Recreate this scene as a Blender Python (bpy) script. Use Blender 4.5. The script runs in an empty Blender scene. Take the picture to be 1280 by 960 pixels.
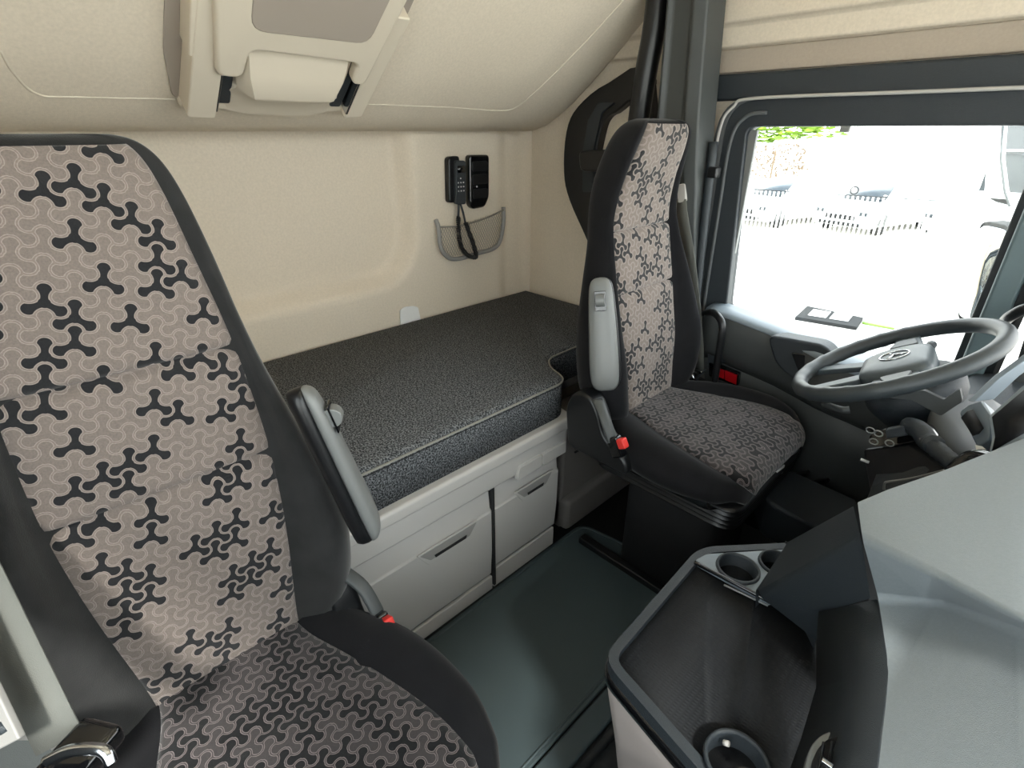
import bpy, math, random
from mathutils import Vector, Matrix
random.seed(7)
C = bpy.context.scene.collection
SC = bpy.context.scene
PI = math.pi

# ------------------------------------------------------------------ camera
FPX, PITCH, YAW, EYE = 651.0, math.radians(26), math.radians(46), 1.25
FW = Vector((-math.sin(YAW)*math.cos(PITCH), math.cos(YAW)*math.cos(PITCH), -math.sin(PITCH)))
RT = Vector((math.cos(YAW), math.sin(YAW), 0))
UP = RT.cross(FW)
EYEP = Vector((0, 0, EYE))
cd = bpy.data.cameras.new('camera'); cam = bpy.data.objects.new('camera', cd); C.objects.link(cam)
cd.sensor_width = 36; cd.lens = FPX/1280*36; cd.clip_start = 0.02; cd.clip_end = 300
cam.matrix_world = Matrix(((RT.x, UP.x, -FW.x, 0), (RT.y, UP.y, -FW.y, 0), (RT.z, UP.z, -FW.z, EYE), (0, 0, 0, 1)))
SC.camera = cam

# ------------------------------------------------------------------ sky, sun, exposure
w = bpy.data.worlds.new('sky'); SC.world = w; w.use_nodes = True
nt = w.node_tree; nt.nodes.clear()
bgn = nt.nodes.new('ShaderNodeBackground'); out = nt.nodes.new('ShaderNodeOutputWorld')
tc = nt.nodes.new('ShaderNodeTexCoord'); sp = nt.nodes.new('ShaderNodeSeparateXYZ')
rp = nt.nodes.new('ShaderNodeValToRGB')
rp.color_ramp.elements[0].position = 0.0; rp.color_ramp.elements[0].color = (1.0, 1.0, 0.97, 1)
rp.color_ramp.elements[1].position = 0.8; rp.color_ramp.elements[1].color = (0.86, 0.94, 1.0, 1)
nt.links.new(tc.outputs['Generated'], sp.inputs[0]); nt.links.new(sp.outputs['Z'], rp.inputs[0])
nt.links.new(rp.outputs[0], bgn.inputs[0]); bgn.inputs[1].default_value = 5.0
nt.links.new(bgn.outputs[0], out.inputs[0])
sd = bpy.data.lights.new('sun', 'SUN'); sd.energy = 7.0; sd.angle = math.radians(8); sd.color = (1, 0.96, 0.9)
sun = bpy.data.objects.new('sun', sd); C.objects.link(sun)
sun.rotation_euler = Vector((0.75, -0.38, 0.84)).to_track_quat('Z', 'Y').to_euler()
SC.view_settings.view_transform = 'Standard'; SC.view_settings.look = 'None'
SC.view_settings.exposure = 0.32; SC.view_settings.gamma = 1; SC.view_settings.use_curve_mapping = False

# ------------------------------------------------------------------ helpers
def at(px, py, x=None, y=None, z=None, plane=None):
    """a point of the place seen at photo pixel px,py, on a given real plane"""
    d = FW*FPX + RT*(px-640) + UP*(480-py)
    if plane: t = (Vector(plane[0])-EYEP).dot(Vector(plane[1]))/d.dot(Vector(plane[1]))
    elif x is not None: t = x/d.x
    elif y is not None: t = y/d.y
    else: t = (z-EYE)/d.z
    return EYEP + d*t

def srgb(h):
    c = [int(h[i:i+2], 16)/255 for i in (0, 2, 4)]
    return tuple(x/12.92 if x <= .04045 else ((x+.055)/1.055)**2.4 for x in c) + (1,)

def mat(name, col, rough=.5, metal=0, bump=0, bscale=200, var=0, vscale=8, spec=.5, emis=0, btype='noise', sheen=0, coat=0):
    m = bpy.data.materials.new(name); m.use_nodes = True
    t = m.node_tree; b = t.nodes['Principled BSDF']
    col = srgb(col) if isinstance(col, str) else col
    b.inputs['Base Color'].default_value = col; b.inputs['Roughness'].default_value = rough
    b.inputs['Metallic'].default_value = metal; b.inputs['Specular IOR Level'].default_value = spec
    b.inputs['Sheen Weight'].default_value = sheen; b.inputs['Sheen Roughness'].default_value = .4
    b.inputs['Coat Weight'].default_value = coat
    if bump or var:
        g = t.nodes.new('ShaderNodeNewGeometry')
    if var:
        n = t.nodes.new('ShaderNodeTexNoise'); n.inputs['Scale'].default_value = vscale; n.inputs['Detail'].default_value = 5
        t.links.new(g.outputs['Position'], n.inputs['Vector'])
        r = t.nodes.new('ShaderNodeMapRange'); r.inputs[1].default_value = .3; r.inputs[2].default_value = .7
        r.inputs[3].default_value = 1-var; r.inputs[4].default_value = 1+var
        mx = t.nodes.new('ShaderNodeVectorMath'); mx.operation = 'SCALE'; mx.inputs[0].default_value = col[:3]
        t.links.new(n.outputs[0], r.inputs[0]); t.links.new(r.outputs[0], mx.inputs['Scale']); t.links.new(mx.outputs[0], b.inputs['Base Color'])
    if bump:
        n = t.nodes.new('ShaderNodeTexVoronoi' if btype == 'voronoi' else 'ShaderNodeTexNoise'); n.inputs['Scale'].default_value = bscale
        t.links.new(g.outputs['Position'], n.inputs['Vector'])
        bp = t.nodes.new('ShaderNodeBump'); bp.inputs['Strength'].default_value = bump; bp.inputs['Distance'].default_value = .002
        t.links.new(n.outputs[0], bp.inputs['Height']); t.links.new(bp.outputs[0], b.inputs['Normal'])
    return m

class N:
    """tiny expression builder for shader maths"""
    def __init__(s, t): s.t = t
    def m(s, op, a, b=0.0, c=None):
        n = s.t.nodes.new('ShaderNodeMath'); n.operation = op
        for i, v in enumerate((a, b) if c is None else (a, b, c)):
            if isinstance(v, (int, float)): n.inputs[i].default_value = v
            else: s.t.links.new(v, n.inputs[i])
        return n.outputs[0]

def propeller_fabric(name, light, mid, dark, line, share, seed, angle=0.0, d=.0162):
    """velour print: interlocking three-lobed figures on a hexagonal lattice, some dark, the rest outlined"""
    m = bpy.data.materials.new(name); m.use_nodes = True
    t = m.node_tree; b = t.nodes['Principled BSDF']; q = N(t); M = q.m
    uv = t.nodes.new('ShaderNodeUVMap'); mp = t.nodes.new('ShaderNodeMapping')
    mp.inputs['Scale'].default_value = (1/d, 1/d, 1); mp.inputs['Rotation'].default_value = (0, 0, angle)
    t.links.new(uv.outputs[0], mp.inputs[0])
    s = t.nodes.new('ShaderNodeSeparateXYZ'); t.links.new(mp.outputs[0], s.inputs[0])
    X, Y = s.outputs[1], s.outputs[0]                       # swapped: lobes point along v
    K = math.sqrt(3)
    def near(ox, oy):
        ax = M('SUBTRACT', M('FLOORED_MODULO', M('SUBTRACT', X, ox), 1.0), .5)
        ay = M('SUBTRACT', M('FLOORED_MODULO', M('SUBTRACT', Y, oy), K), K/2)
        return ax, ay, M('ADD', M('MULTIPLY', ax, ax), M('MULTIPLY', ay, ay))
    ax, ay, al = near(0, 0); bx, by, bl = near(.5, K/2)
    sel = M('LESS_THAN', bl, al)
    mix = lambda p, r: M('ADD', p, M('MULTIPLY', sel, M('SUBTRACT', r, p)))
    lx, ly = mix(ax, bx), mix(ay, by)
    cx = M('SUBTRACT', M('SUBTRACT', X, lx), .5); cy = M('SUBTRACT', M('SUBTRACT', Y, ly), K/2)
    r_ = M('ROUND', M('DIVIDE', cy, K/2)); q_ = M('ROUND', M('SUBTRACT', cx, M('MULTIPLY', r_, .5)))
    pr = M('FLOORED_MODULO', r_, 2.0); pq = M('FLOORED_MODULO', q_, 2.0)
    pr = M('GREATER_THAN', pr, .5); pq = M('GREATER_THAN', pq, .5)
    A = M('MULTIPLY', pq, M('SUBTRACT', 1.0, pr)); Bb = M('MULTIPLY', pq, pr); Cc = M('MULTIPLY', pr, M('SUBTRACT', 1.0, pq))
    oq = M('SUBTRACT', A, Bb); orr = M('SUBTRACT', Bb, Cc)      # offset of this cell from its figure's centre
    px = M('ADD', lx, M('ADD', oq, M('MULTIPLY', orr, .5))); py = M('ADD', ly, M('MULTIPLY', orr, K/2))
    hq = M('SUBTRACT', q_, oq); hr = M('SUBTRACT', r_, orr)
    cv = t.nodes.new('ShaderNodeCombineXYZ'); t.links.new(hq, cv.inputs[0]); t.links.new(hr, cv.inputs[1]); cv.inputs[2].default_value = seed
    wn = t.nodes.new('ShaderNodeTexWhiteNoise'); t.links.new(cv.outputs[0], wn.inputs['Vector'])
    sdf = None
    for k in range(3):
        dx, dy = math.cos(k*2*PI/3), math.sin(k*2*PI/3)
        h = M('ADD', M('MULTIPLY', px, dx), M('MULTIPLY', py, dy)); h = M('MINIMUM', M('MAXIMUM', h, 0.0), 1.0)
        ex = M('SUBTRACT', px, M('MULTIPLY', h, dx)); ey = M('SUBTRACT', py, M('MULTIPLY', h, dy))
        ln = M('SQRT', M('ADD', M('MULTIPLY', ex, ex), M('MULTIPLY', ey, ey)))
        # radius: .22 at centre, thin neck, .43 lobe at the tip
        g = M('SUBTRACT', h, .46); rad = M('ADD', .195, M('MULTIPLY', M('MULTIPLY', g, g), .74))
        v = M('SUBTRACT', ln, rad); sdf = v if sdf is None else M('MINIMUM', sdf, v)
    def sm(v, a, c):
        n = t.nodes.new('ShaderNodeMapRange'); n.interpolation_type = 'SMOOTHSTEP'
        n.inputs[1].default_value = a; n.inputs[2].default_value = c; t.links.new(v, n.inputs[0]); return n.outputs[0]
    inside = sm(sdf, .035, .010)
    dk = M('LESS_THAN', wn.outputs['Value'], share)
    darkm = M('MULTIPLY', inside, dk)
    outl = M('SUBTRACT', 1.0, sm(M('ABSOLUTE', M('SUBTRACT', sdf, .05)), .012, .045))
    def mixc(f, a, c):
        n = t.nodes.new('ShaderNodeMix'); n.data_type = 'RGBA'
        if isinstance(f, float): n.inputs[0].default_value = f
        else: t.links.new(f, n.inputs[0])
        for i, v in ((6, a), (7, c)):
            if isinstance(v, tuple): n.inputs[i].default_value = v
            else: t.links.new(v, n.inputs[i])
        return n.outputs[2]
    base = mixc(inside, srgb(light), srgb(mid))
    c1 = mixc(M('MULTIPLY', outl, .85), base, srgb(line))
    c2 = mixc(darkm, c1, srgb(dark))
    ns = t.nodes.new('ShaderNodeTexNoise'); ns.inputs['Scale'].default_value = 420; ns.inputs['Detail'].default_value = 3
    g = t.nodes.new('ShaderNodeNewGeometry'); t.links.new(g.outputs['Position'], ns.inputs['Vector'])
    sc = t.nodes.new('ShaderNodeVectorMath'); sc.operation = 'SCALE'; t.links.new(c2, sc.inputs[0])
    t.links.new(M('ADD', .72, M('MULTIPLY', ns.outputs[0], .56)), sc.inputs['Scale'])
    t.links.new(sc.outputs[0], b.inputs['Base Color'])
    b.inputs['Roughness'].default_value = .9; b.inputs['Sheen Weight'].default_value = .25; b.inputs['Specular IOR Level'].default_value = .15
    bp = t.nodes.new('ShaderNodeBump'); bp.inputs['Strength'].default_value = .35; bp.inputs['Distance'].default_value = .002
    t.links.new(M('ADD', outl, M('MULTIPLY', ns.outputs[0], .5)), bp.inputs['Height']); t.links.new(bp.outputs[0], b.inputs['Normal'])
    return m

def speckle(name, c0, c1, scale):
    m = bpy.data.materials.new(name); m.use_nodes = True
    t = m.node_tree; b = t.nodes['Principled BSDF']
    g = t.nodes.new('ShaderNodeNewGeometry'); n = t.nodes.new('ShaderNodeTexNoise'); n.inputs['Scale'].default_value = scale
    n.inputs['Detail'].default_value = 2; t.links.new(g.outputs['Position'], n.inputs['Vector'])
    r = t.nodes.new('ShaderNodeValToRGB'); r.color_ramp.elements[0].position = .4; r.color_ramp.elements[1].position = .66
    r.color_ramp.elements[0].color = srgb(c0); r.color_ramp.elements[1].color = srgb(c1)
    t.links.new(n.outputs[0], r.inputs[0]); t.links.new(r.outputs[0], b.inputs['Base Color'])
    b.inputs['Roughness'].default_value = .95; b.inputs['Specular IOR Level'].default_value = .1
    bp = t.nodes.new('ShaderNodeBump'); bp.inputs['Strength'].default_value = .3; bp.inputs['Distance'].default_value = .002
    t.links.new(n.outputs[0], bp.inputs['Height']); t.links.new(bp.outputs[0], b.inputs['Normal'])
    return m

def ribbed(name, col):
    m = mat(name, col, .72, spec=.35); t = m.node_tree; b = t.nodes['Principled BSDF']
    g = t.nodes.new('ShaderNodeNewGeometry'); mp = t.nodes.new('ShaderNodeMapping'); mp.inputs['Rotation'].default_value = (0, 0, 0)
    t.links.new(g.outputs['Position'], mp.inputs[0])
    wv = t.nodes.new('ShaderNodeTexWave'); wv.inputs['Scale'].default_value = 34; wv.inputs['Distortion'].default_value = 0
    wv.bands_direction = 'X'; t.links.new(mp.outputs[0], wv.inputs[0])
    w2 = t.nodes.new('ShaderNodeTexWave'); w2.inputs['Scale'].default_value = 60; w2.bands_direction = 'Y'; t.links.new(mp.outputs[0], w2.inputs[0])
    ad = t.nodes.new('ShaderNodeMath'); ad.operation = 'MULTIPLY'; t.links.new(wv.outputs[1], ad.inputs[0]); t.links.new(w2.outputs[1], ad.inputs[1])
    bp = t.nodes.new('ShaderNodeBump'); bp.inputs['Strength'].default_value = .45; bp.inputs['Distance'].default_value = .0012
    t.links.new(ad.outputs[0], bp.inputs['Height']); t.links.new(bp.outputs[0], b.inputs['Normal'])
    return m

M_ = dict(
    felt=mat('beige_felt', 'dbcfbd', .95, bump=.25, bscale=500, var=.05, vscale=160, spec=.1),
    felt_dark=mat('taupe_felt', '968c7c', .95, bump=.25, bscale=500, var=.04, vscale=160, spec=.1),
    felt_mid=mat('taupe_felt_mid', 'aea294', .95, bump=.25, bscale=500, var=.04, vscale=160, spec=.1),
    cream=mat('cream_plastic', 'd4c9b7', .45, bump=.08, bscale=900),
    taupe=mat('taupe_seam', 'a0958a', .8),
    velour=mat('charcoal_velour', '2b2b2b', .95, bump=.2, bscale=600, var=.2, vscale=18, spec=.1, sheen=.45),
    velour_dk=mat('black_velour', '1d1d1f', .95, bump=.2, bscale=600, var=.1, vscale=25, spec=.1, sheen=.12),
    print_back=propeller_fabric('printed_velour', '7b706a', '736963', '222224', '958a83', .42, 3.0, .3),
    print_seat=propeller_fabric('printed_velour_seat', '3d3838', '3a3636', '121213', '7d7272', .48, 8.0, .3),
    mattress=speckle('charcoal_marl', '282a2c', '7e8083', 260),
    piping=mat('grey_piping', '8a8880', .8),
    grey=mat('light_grey_plastic', 'b3b0ac', .5, bump=.1, bscale=900),
    grey_d=mat('mid_grey_plastic', '8b8986', .5, bump=.1, bscale=900),
    taupe_d=mat('dark_taupe_plastic', '65615d', .6, bump=.1, bscale=900),
    gap=mat('shadow_gap', '1a1a1a', .9),
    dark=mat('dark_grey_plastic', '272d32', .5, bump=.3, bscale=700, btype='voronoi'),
    dash=mat('dash_soft_plastic', '7a8185', .5, bump=.22, bscale=1500, btype='voronoi', var=.04, vscale=300),
    black=mat('black_plastic', '121315', .35, bump=.1, bscale=500),
    gloss=mat('gloss_black', '0a0b0d', .12, coat=.5),
    matte=mat('matte_black', '0c0c0e', .8),
    rubber=mat('floor_rubber', '344043', .62, bump=.25, bscale=900, var=.06, vscale=5),
    rubber_d=mat('floor_rubber_dark', '131618', .7, bump=.25, bscale=900),
    ribbed=ribbed('ribbed_rubber', '181a1d'),
    chrome=mat('chrome', 'c9ccd0', .15, metal=1),
    silver=mat('silver_plastic', '727473', .35, bump=.05, bscale=800),
    red=mat('red_plastic', 'd8362f', .35),
    redlens=mat('red_reflector_lens', 'a01018', .15, coat=1),
    belt=mat('grey_webbing', '62635e', .7, bump=.3, bscale=900),
    belt_d=mat('dark_webbing', '55585a', .7, bump=.3, bscale=900),
    pillar=mat('pillar_plastic', '3e4141', .5, bump=.15, bscale=800),
    pinkgrey=mat('pale_taupe_plastic', 'b5aba6', .5, bump=.1, bscale=900),
    lobby=mat('blue_grey_plastic', '78828a', .4, bump=.1, bscale=900),
    white=mat('white_paint', 'e4e6e6', .35, coat=.4),
    whitem=mat('white_matte', 'e8e8e6', .7),
    teal=mat('teal_grey_plastic', '56666a', .5, bump=.1, bscale=900),
    asphalt=mat('bright_concrete', 'd6d3cb', .9, var=.06, vscale=1.2),
    glassd=mat('car_glass', '1c2830', .1, coat=.5),
    leaf=mat('lime_leaves', '74962a', .6, var=.25, vscale=6),
    bark=mat('bark', '6c5c4a', .9, bump=.5, bscale=40),
    contain=mat('grey_cladding', '3c4143', .6),
    tyre=mat('tyre', '18191a', .8),
    rimm=mat('wheel_leather', '33393c', .45, bump=.15, bscale=800),
    hub=mat('hub_plastic', '4c565c', .45, bump=.1, bscale=800),
    screen=mat('dark_screen', '0d0f13', .5),
    net=mat('net_cord', '8f8a80', .7),
    print=mat('white_print', 'd8d8d8', .6),
)
gl = bpy.data.materials.new('window_glass'); gl.use_nodes = True
t_ = gl.node_tree; t_.nodes.clear(); o_ = t_.nodes.new('ShaderNodeOutputMaterial'); a_ = t_.nodes.new('ShaderNodeBsdfTransparent'); g_ = t_.nodes.new('ShaderNodeBsdfGlossy')
g_.inputs['Roughness'].default_value = .02; a_.inputs[0].default_value = (.95, .97, .97, 1); mx_ = t_.nodes.new('ShaderNodeMixShader'); mx_.inputs[0].default_value = .04
t_.links.new(a_.outputs[0], mx_.inputs[1]); t_.links.new(g_.outputs[0], mx_.inputs[2]); t_.links.new(mx_.outputs[0], o_.inputs[0])
M_['glass'] = gl
mir = mat('mirror_glass', 'e8ecec', .03, metal=1); M_['mirror'] = mir

ORG = {}
def thing(name, label, cat, loc=(0, 0, 0), group=None):
    o = bpy.data.objects.new(name, None); C.objects.link(o); o.location = loc; o.empty_display_size = .05
    o['label'] = label; o['category'] = cat; ORG[o.name] = Vector(loc)
    if group: o['group'] = group
    return o
def tag(o, label=None, cat=None, group=None, kind=None):
    if label: o['label'] = label
    if cat: o['category'] = cat
    if group: o['group'] = group
    if kind: o['kind'] = kind
    return o

class MB:
    def __init__(s): s.v = []; s.f = []; s.uv = []
    def add(s, v, f, uv=None):
        k = len(s.v); s.v += [Vector(p) for p in v]; s.f += [[i+k for i in q] for q in f]
        s.uv += uv if uv else [(0, 0)]*len(v); return s
    def box(s, c, d, rot=None):
        vs = [Vector((x*d[0]/2, y*d[1]/2, z*d[2]/2)) for x in (-1, 1) for y in (-1, 1) for z in (-1, 1)]
        if rot is not None: vs = [rot @ p for p in vs]
        vs = [p+Vector(c) for p in vs]
        return s.add(vs, [(0, 1, 3, 2), (4, 6, 7, 5), (0, 4, 5, 1), (2, 3, 7, 6), (0, 2, 6, 4), (1, 5, 7, 3)])
    def prism(s, pts, vec):
        pts = [Vector(p) for p in pts]; vec = Vector(vec); n = len(pts)
        f = [list(range(n))[::-1], list(range(n, 2*n))] + [(i, (i+1) % n, (i+1) % n+n, i+n) for i in range(n)]
        return s.add(pts+[p+vec for p in pts], f)
    def grid(s, rows, wrap=False, cap=False, uv=None):
        n = len(rows[0]); v = [p for r in rows for p in r]; f = []
        for i in range(len(rows)-1):
            for j in range(n if wrap else n-1):
                k = (j+1) % n; f.append((i*n+j, i*n+k, (i+1)*n+k, (i+1)*n+j))
        if cap: f.append(list(range(n))[::-1]); f.append([(len(rows)-1)*n+j for j in range(n)])
        return s.add(v, f, [u for r in uv for u in r] if uv else None)
    def tube(s, pts, r, n=8, closed=False, flat=None):
        pts = [Vector(p) for p in pts]; rows = []; L = len(pts); prev = None
        for i, p in enumerate(pts):
            a = pts[(i-1) % L] if (i or closed) else p; b = pts[(i+1) % L] if (i < L-1 or closed) else p
            tg = (b-a).normalized()
            if prev is None:
                u = tg.cross(Vector((0, 0, 1)));
                if u.length < .1: u = tg.cross(Vector((0, 1, 0)))
            else: u = prev - tg*prev.dot(tg)
            u.normalize(); prev = u; w_ = tg.cross(u); rr = r[i] if isinstance(r, (list, tuple)) else r
            rows.append([p+u*rr*math.cos(2*PI*k/n)+w_*rr*math.sin(2*PI*k/n)*(flat or 1) for k in range(n)])
        if closed: rows.append(rows[0])
        return s.grid(rows, wrap=True, cap=not closed)
    def cyl(s, p0, p1, r, n=20, r2=None): return s.tube([p0, p1], [r, r if r2 is None else r2], n)
    def ribbon(s, pts, wvec, th):
        """flat strap along pts; wvec = half-width vector (or list)"""
        pts = [Vector(p) for p in pts]; rows = []
        for i, p in enumerate(pts):
            wv = Vector(wvec[i]) if isinstance(wvec, list) else Vector(wvec)
            tg = (pts[min(i+1, len(pts)-1)]-pts[max(i-1, 0)]).normalized(); nn = tg.cross(wv).normalized()*th/2
            rows.append([p-wv-nn, p+wv-nn, p+wv+nn, p-wv+nn])
        return s.grid(rows, wrap=True, cap=True)
    def build(s, name, m, parent=None, bevel=0, seg=3, sub=0, smooth=True, local=False, kind=None, solid=0):
        me = bpy.data.meshes.new(name)
        off = Vector((0, 0, 0))
        if parent is not None and not local: off = ORG[parent.name] if parent.name in ORG else Vector((0, 0, 0))
        me.from_pydata([p-off for p in s.v], [], s.f); 
        if any(u != (0, 0) for u in s.uv):
            l = me.uv_layers.new(name='UVMap')
            for lp in me.loops: l.data[lp.index].uv = s.uv[lp.vertex_index]
        me.materials.append(M_[m] if isinstance(m, str) else m)
        if smooth: me.polygons.foreach_set('use_smooth', [True]*len(me.polygons))
        me.update()
        if not any(u != (0, 0) for u in s.uv) or True:
            import bmesh
            bm = bmesh.new(); bm.from_mesh(me); bmesh.ops.recalc_face_normals(bm, faces=bm.faces); bm.to_mesh(me); bm.free()
        o = bpy.data.objects.new(name, me); C.objects.link(o)
        if parent is not None:
            o.parent = parent
            ORG[o.name] = off if not local else Vector((0, 0, 0))
        if kind: o['kind'] = kind
        if solid:
            q = o.modifiers.new('solid', 'SOLIDIFY'); q.thickness = solid; q.offset = 0
        if bevel:
            q = o.modifiers.new('bevel', 'BEVEL'); q.width = bevel; q.segments = seg; q.limit_method = 'ANGLE'; q.angle_limit = math.radians(35)
            if smooth and not sub:
                try:
                    q2 = o.modifiers.new('wn', 'WEIGHTED_NORMAL'); q2.keep_sharp = True
                except Exception: pass
        if sub:
            q = o.modifiers.new('sub', 'SUBSURF'); q.levels = q.render_levels = sub
        return o

def rnd(pts, r, n=5):
    """round the corners of a closed polygon of 3D points"""
    pts = [Vector(p) for p in pts]; out = []; L = len(pts)
    rs = r if isinstance(r, (list, tuple)) else [r]*L
    for i, p in enumerate(pts):
        a = pts[i-1]-p; b = pts[(i+1) % L]-p; q = min(rs[i], a.length*.48, b.length*.48)
        if q <= 0: out.append(p); continue
        A = p+a.normalized()*q; B = p+b.normalized()*q
        for k in range(n+1):
            t = k/n; out.append(A*(1-t)**2+p*2*t*(1-t)+B*t*t)
    return out
def cr(pts, n=6, closed=False):
    """Catmull-Rom through points (any dimension vectors / tuples)"""
    P = [Vector(p) for p in pts]; L = len(P); o = []
    for i in range(L if closed else L-1):
        p0 = P[(i-1) % L] if (i or closed) else P[0]; p1 = P[i]; p2 = P[(i+1) % L]; p3 = P[(i+2) % L] if (i+2 < L or closed) else P[-1]
        for k in range(n):
            t = k/n
            o.append(.5*((2*p1)+(p2-p0)*t+(2*p0-5*p1+4*p2-p3)*t*t+(3*p1-p0-3*p2+p3)*t**3))
    if not closed: o.append(P[-1])
    return o
def cr1(rows, n=5):
    """Catmull-Rom on rows of numbers"""
    L = len(rows); o = []
    for i in range(L-1):
        p0 = rows[max(i-1, 0)]; p1 = rows[i]; p2 = rows[i+1]; p3 = rows[min(i+2, L-1)]
        for k in range(n):
            t = k/n
            o.append([.5*(2*b+(c-a)*t+(2*a-5*b+4*c-d)*t*t+(3*b-a-3*c+d)*t**3) for a, b, c, d in zip(p0, p1, p2, p3)])
    o.append(list(rows[-1])); return o
def sst(a, b, x):
    t = max(0, min(1, (x-a)/(b-a))); return t*t*(3-2*t)
def rrect(cx, cy, hx, hy, r, z, n=5):
    return rnd([(cx-hx, cy-hy, z), (cx+hx, cy-hy, z), (cx+hx, cy+hy, z), (cx-hx, cy+hy, z)], r, n)
def struct(o): o['kind'] = 'structure'; return o

# ================================================================== SETTING
XB, YR, YL = -1.62, 1.66, -0.42          # back wall, driver's side wall, passenger's side wall
struct(MB().box((-.3, .62, -.03), (2.7, 2.2, .06)).build('floor', 'rubber_d'))

# back wall: felt board with a pressed recess, a rib beside it and a shallow channel near the corner
rows = []
def wall_relief(y, z):
    # recess: inside region y<1.04, z>.79 with a rounded lower right corner
    cy, cz, R = .90, .93, .14
    if y > cy and z < cz: d = math.hypot(y-cy, z-cz)-R
    else: d = max(y-1.04, .79-z)
    a = .07*(1-sst(-.008, .05, d))
    c = .016*sst(1.46, 1.53, y)*(1-sst(1.585, 1.64, y)*0)
    return -a - .0 - c*.9 + .012*sst(1.60, 1.66, y)
ny, nz = 150, 90
for i in range(nz+1):
    z = .45+(2.0-.45)*i/nz
    rows.append([(XB+.02+wall_relief(y, z), y, z) for y in [YL+(YR-YL)*j/ny for j in range(ny+1)]])
struct(MB().grid(rows).build('wall_back', 'felt'))
struct(MB().box((XB-.11, .62, 1.0), (.06, 2.2, 2.1)).build('wall_back_shell', 'felt_dark'))
# driver's side wall beside the bunk
rows = []
for i in range(25):
    z = .0+1.38*i/24
    rows.append([(x, YR-.015*sst(-1.62, -1.5, x)-.01*sst(-1.44, -1.36, x), z) for x in [-1.62+.86*j/40 for j in range(41)]])
struct(MB().grid(rows).build('wall_right', 'felt'))
struct(MB().box((-1.20, YR+.04, 1.0), (.92, .05, 2.1)).build('wall_right_shell', 'felt_dark'))
def ring_prism(outer, inner, vec):
    m = MB(); n = len(outer); v = Vector(vec)
    outer = [Vector(p) for p in outer]; inner = [Vector(p) for p in inner]
    rr = [outer, inner, [p+v for p in inner], [p+v for p in outer], outer]
    m.grid(list(zip(*rr))+[[r[0] for r in rr]]); return m
struct(MB().box((-1.2, YL-.03, 1.0), (.9, .06, 2.1)).build('wall_left', 'felt'))
lo_ = [(-.75, YL, .0), (.66, YL, .0), (.66, YL, .72), (.94, YL, 2.05), (-.75, YL, 2.05)]
li_ = [(-.30, YL, .72), (.20, YL, .66), (.50, YL, .64), (.60, YL, 1.62), (-.42, YL, 1.62)]
struct(ring_prism(lo_, li_, (0, -.06, 0)).build('door_2', 'dark', bevel=.006))
struct(MB().prism([Vector(p)+Vector((0, -.03, 0)) for p in li_], (0, .004, 0)).build('window_3', 'glass', smooth=False))
struct(MB().box((-.3, .62, 2.08), (2.7, 2.3, .06)).build('ceiling', 'felt'))

# upper side wall above the door: felt with two long ledges
prof = [(1.655, 1.375), (1.65, 1.395), (1.645, 1.452), (1.622, 1.457), (1.620, 1.50), (1.615, 1.507), (1.600, 1.512), (1.598, 1.56), (1.59, 1.66), (1.59, 2.06), (1.70, 2.06), (1.70, 1.375)]
xs = [-1.60, -1.2, -.8, -.4, .0, .4, .8]
struct(MB().grid([[(x, a, b) for a, b in prof] for x in xs], wrap=True, cap=True).build('wall_right_upper', 'felt', bevel=.006, smooth=True))

# door: header, frame round the window opening, seals, sill, lower panel
XW0, XW1, ZW0, ZW1 = -.70, -.02, .745, 1.255
struct(MB().box((-.05, 1.645, 1.358), (1.62, .07, .066)).build('trim_1', 'dark', bevel=.008))
d1 = thing('door_1', '', 'door', (-.4, 1.62, 0)); del d1['label']; del d1['category']; struct(d1)
out_ = rnd([(-.77, 1.60, .35), (-.015, 1.60, .35), (-.015, 1.60, 1.325), (-.775, 1.60, 1.325)], [.03, .03, .03, .09], 8)
inn_ = rnd([(-.675, 1.60, .74), (-.092, 1.60, .63), (-.092, 1.60, 1.258), (-.712, 1.60, 1.258)], [.015, .02, .05, .028], 8)
def ring_prism(outer, inner, vec):
    m = MB(); n = len(outer); v = Vector(vec)
    outer = [Vector(p) for p in outer]; inner = [Vector(p) for p in inner]
    rr = [outer, inner, [p+v for p in inner], [p+v for p in outer], outer]
    m.grid(list(zip(*rr))+[[r[0] for r in rr]]); return m
ring_prism(out_, inn_, (0, .05, 0)).build('window_frame', 'dark', d1, bevel=.006)
ring_prism([p+Vector((0, -.004, 0)) for p in rnd([(-.80, 1.60, .35), (-.005, 1.60, .35), (-.005, 1.60, 1.333), (-.80, 1.60, 1.333)], [.03, .03, .03, .10], 8)],
           [p+Vector((0, -.004, 0)) for p in out_], (0, .02, 0)).build('door_seal', 'belt_d', d1, bevel=.003)
MB().tube(cr([(-.775, 1.588, .45), (-.782, 1.588, 1.0), (-.785, 1.588, 1.24), (-.755, 1.588, 1.308), (-.69, 1.588, 1.327), (-.3, 1.588, 1.327), (.14, 1.588, 1.327)], 8), .0042, 8).build('bright_seal_edge', 'grey', d1)
MB().box((-.700, 1.622, 1.0), (.026, .012, .50)).build('glass_channel', 'silver', d1, bevel=.002)
MB().box((-.46, 1.592, 1.252), (.022, .012, .014)).build('blind_catch', 'silver', d1, bevel=.003)
g1 = struct(MB().prism([p+Vector((0, .03, 0)) for p in inn_], (0, .004, 0)).build('window_1', 'glass', smooth=False))

MB().tube(cr([(-.742, 1.592, .45), (-.748, 1.592, 1.0), (-.748, 1.592, 1.22), (-.715, 1.592, 1.283), (-.66, 1.592, 1.292)], 8), .005, 8).build('seal_bead', 'belt_d', d1)
struct(MB().box((-.05, 1.652, 1.424), (1.6, .03, .058)).build('trim_8', 'felt_mid', bevel=.004))
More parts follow.
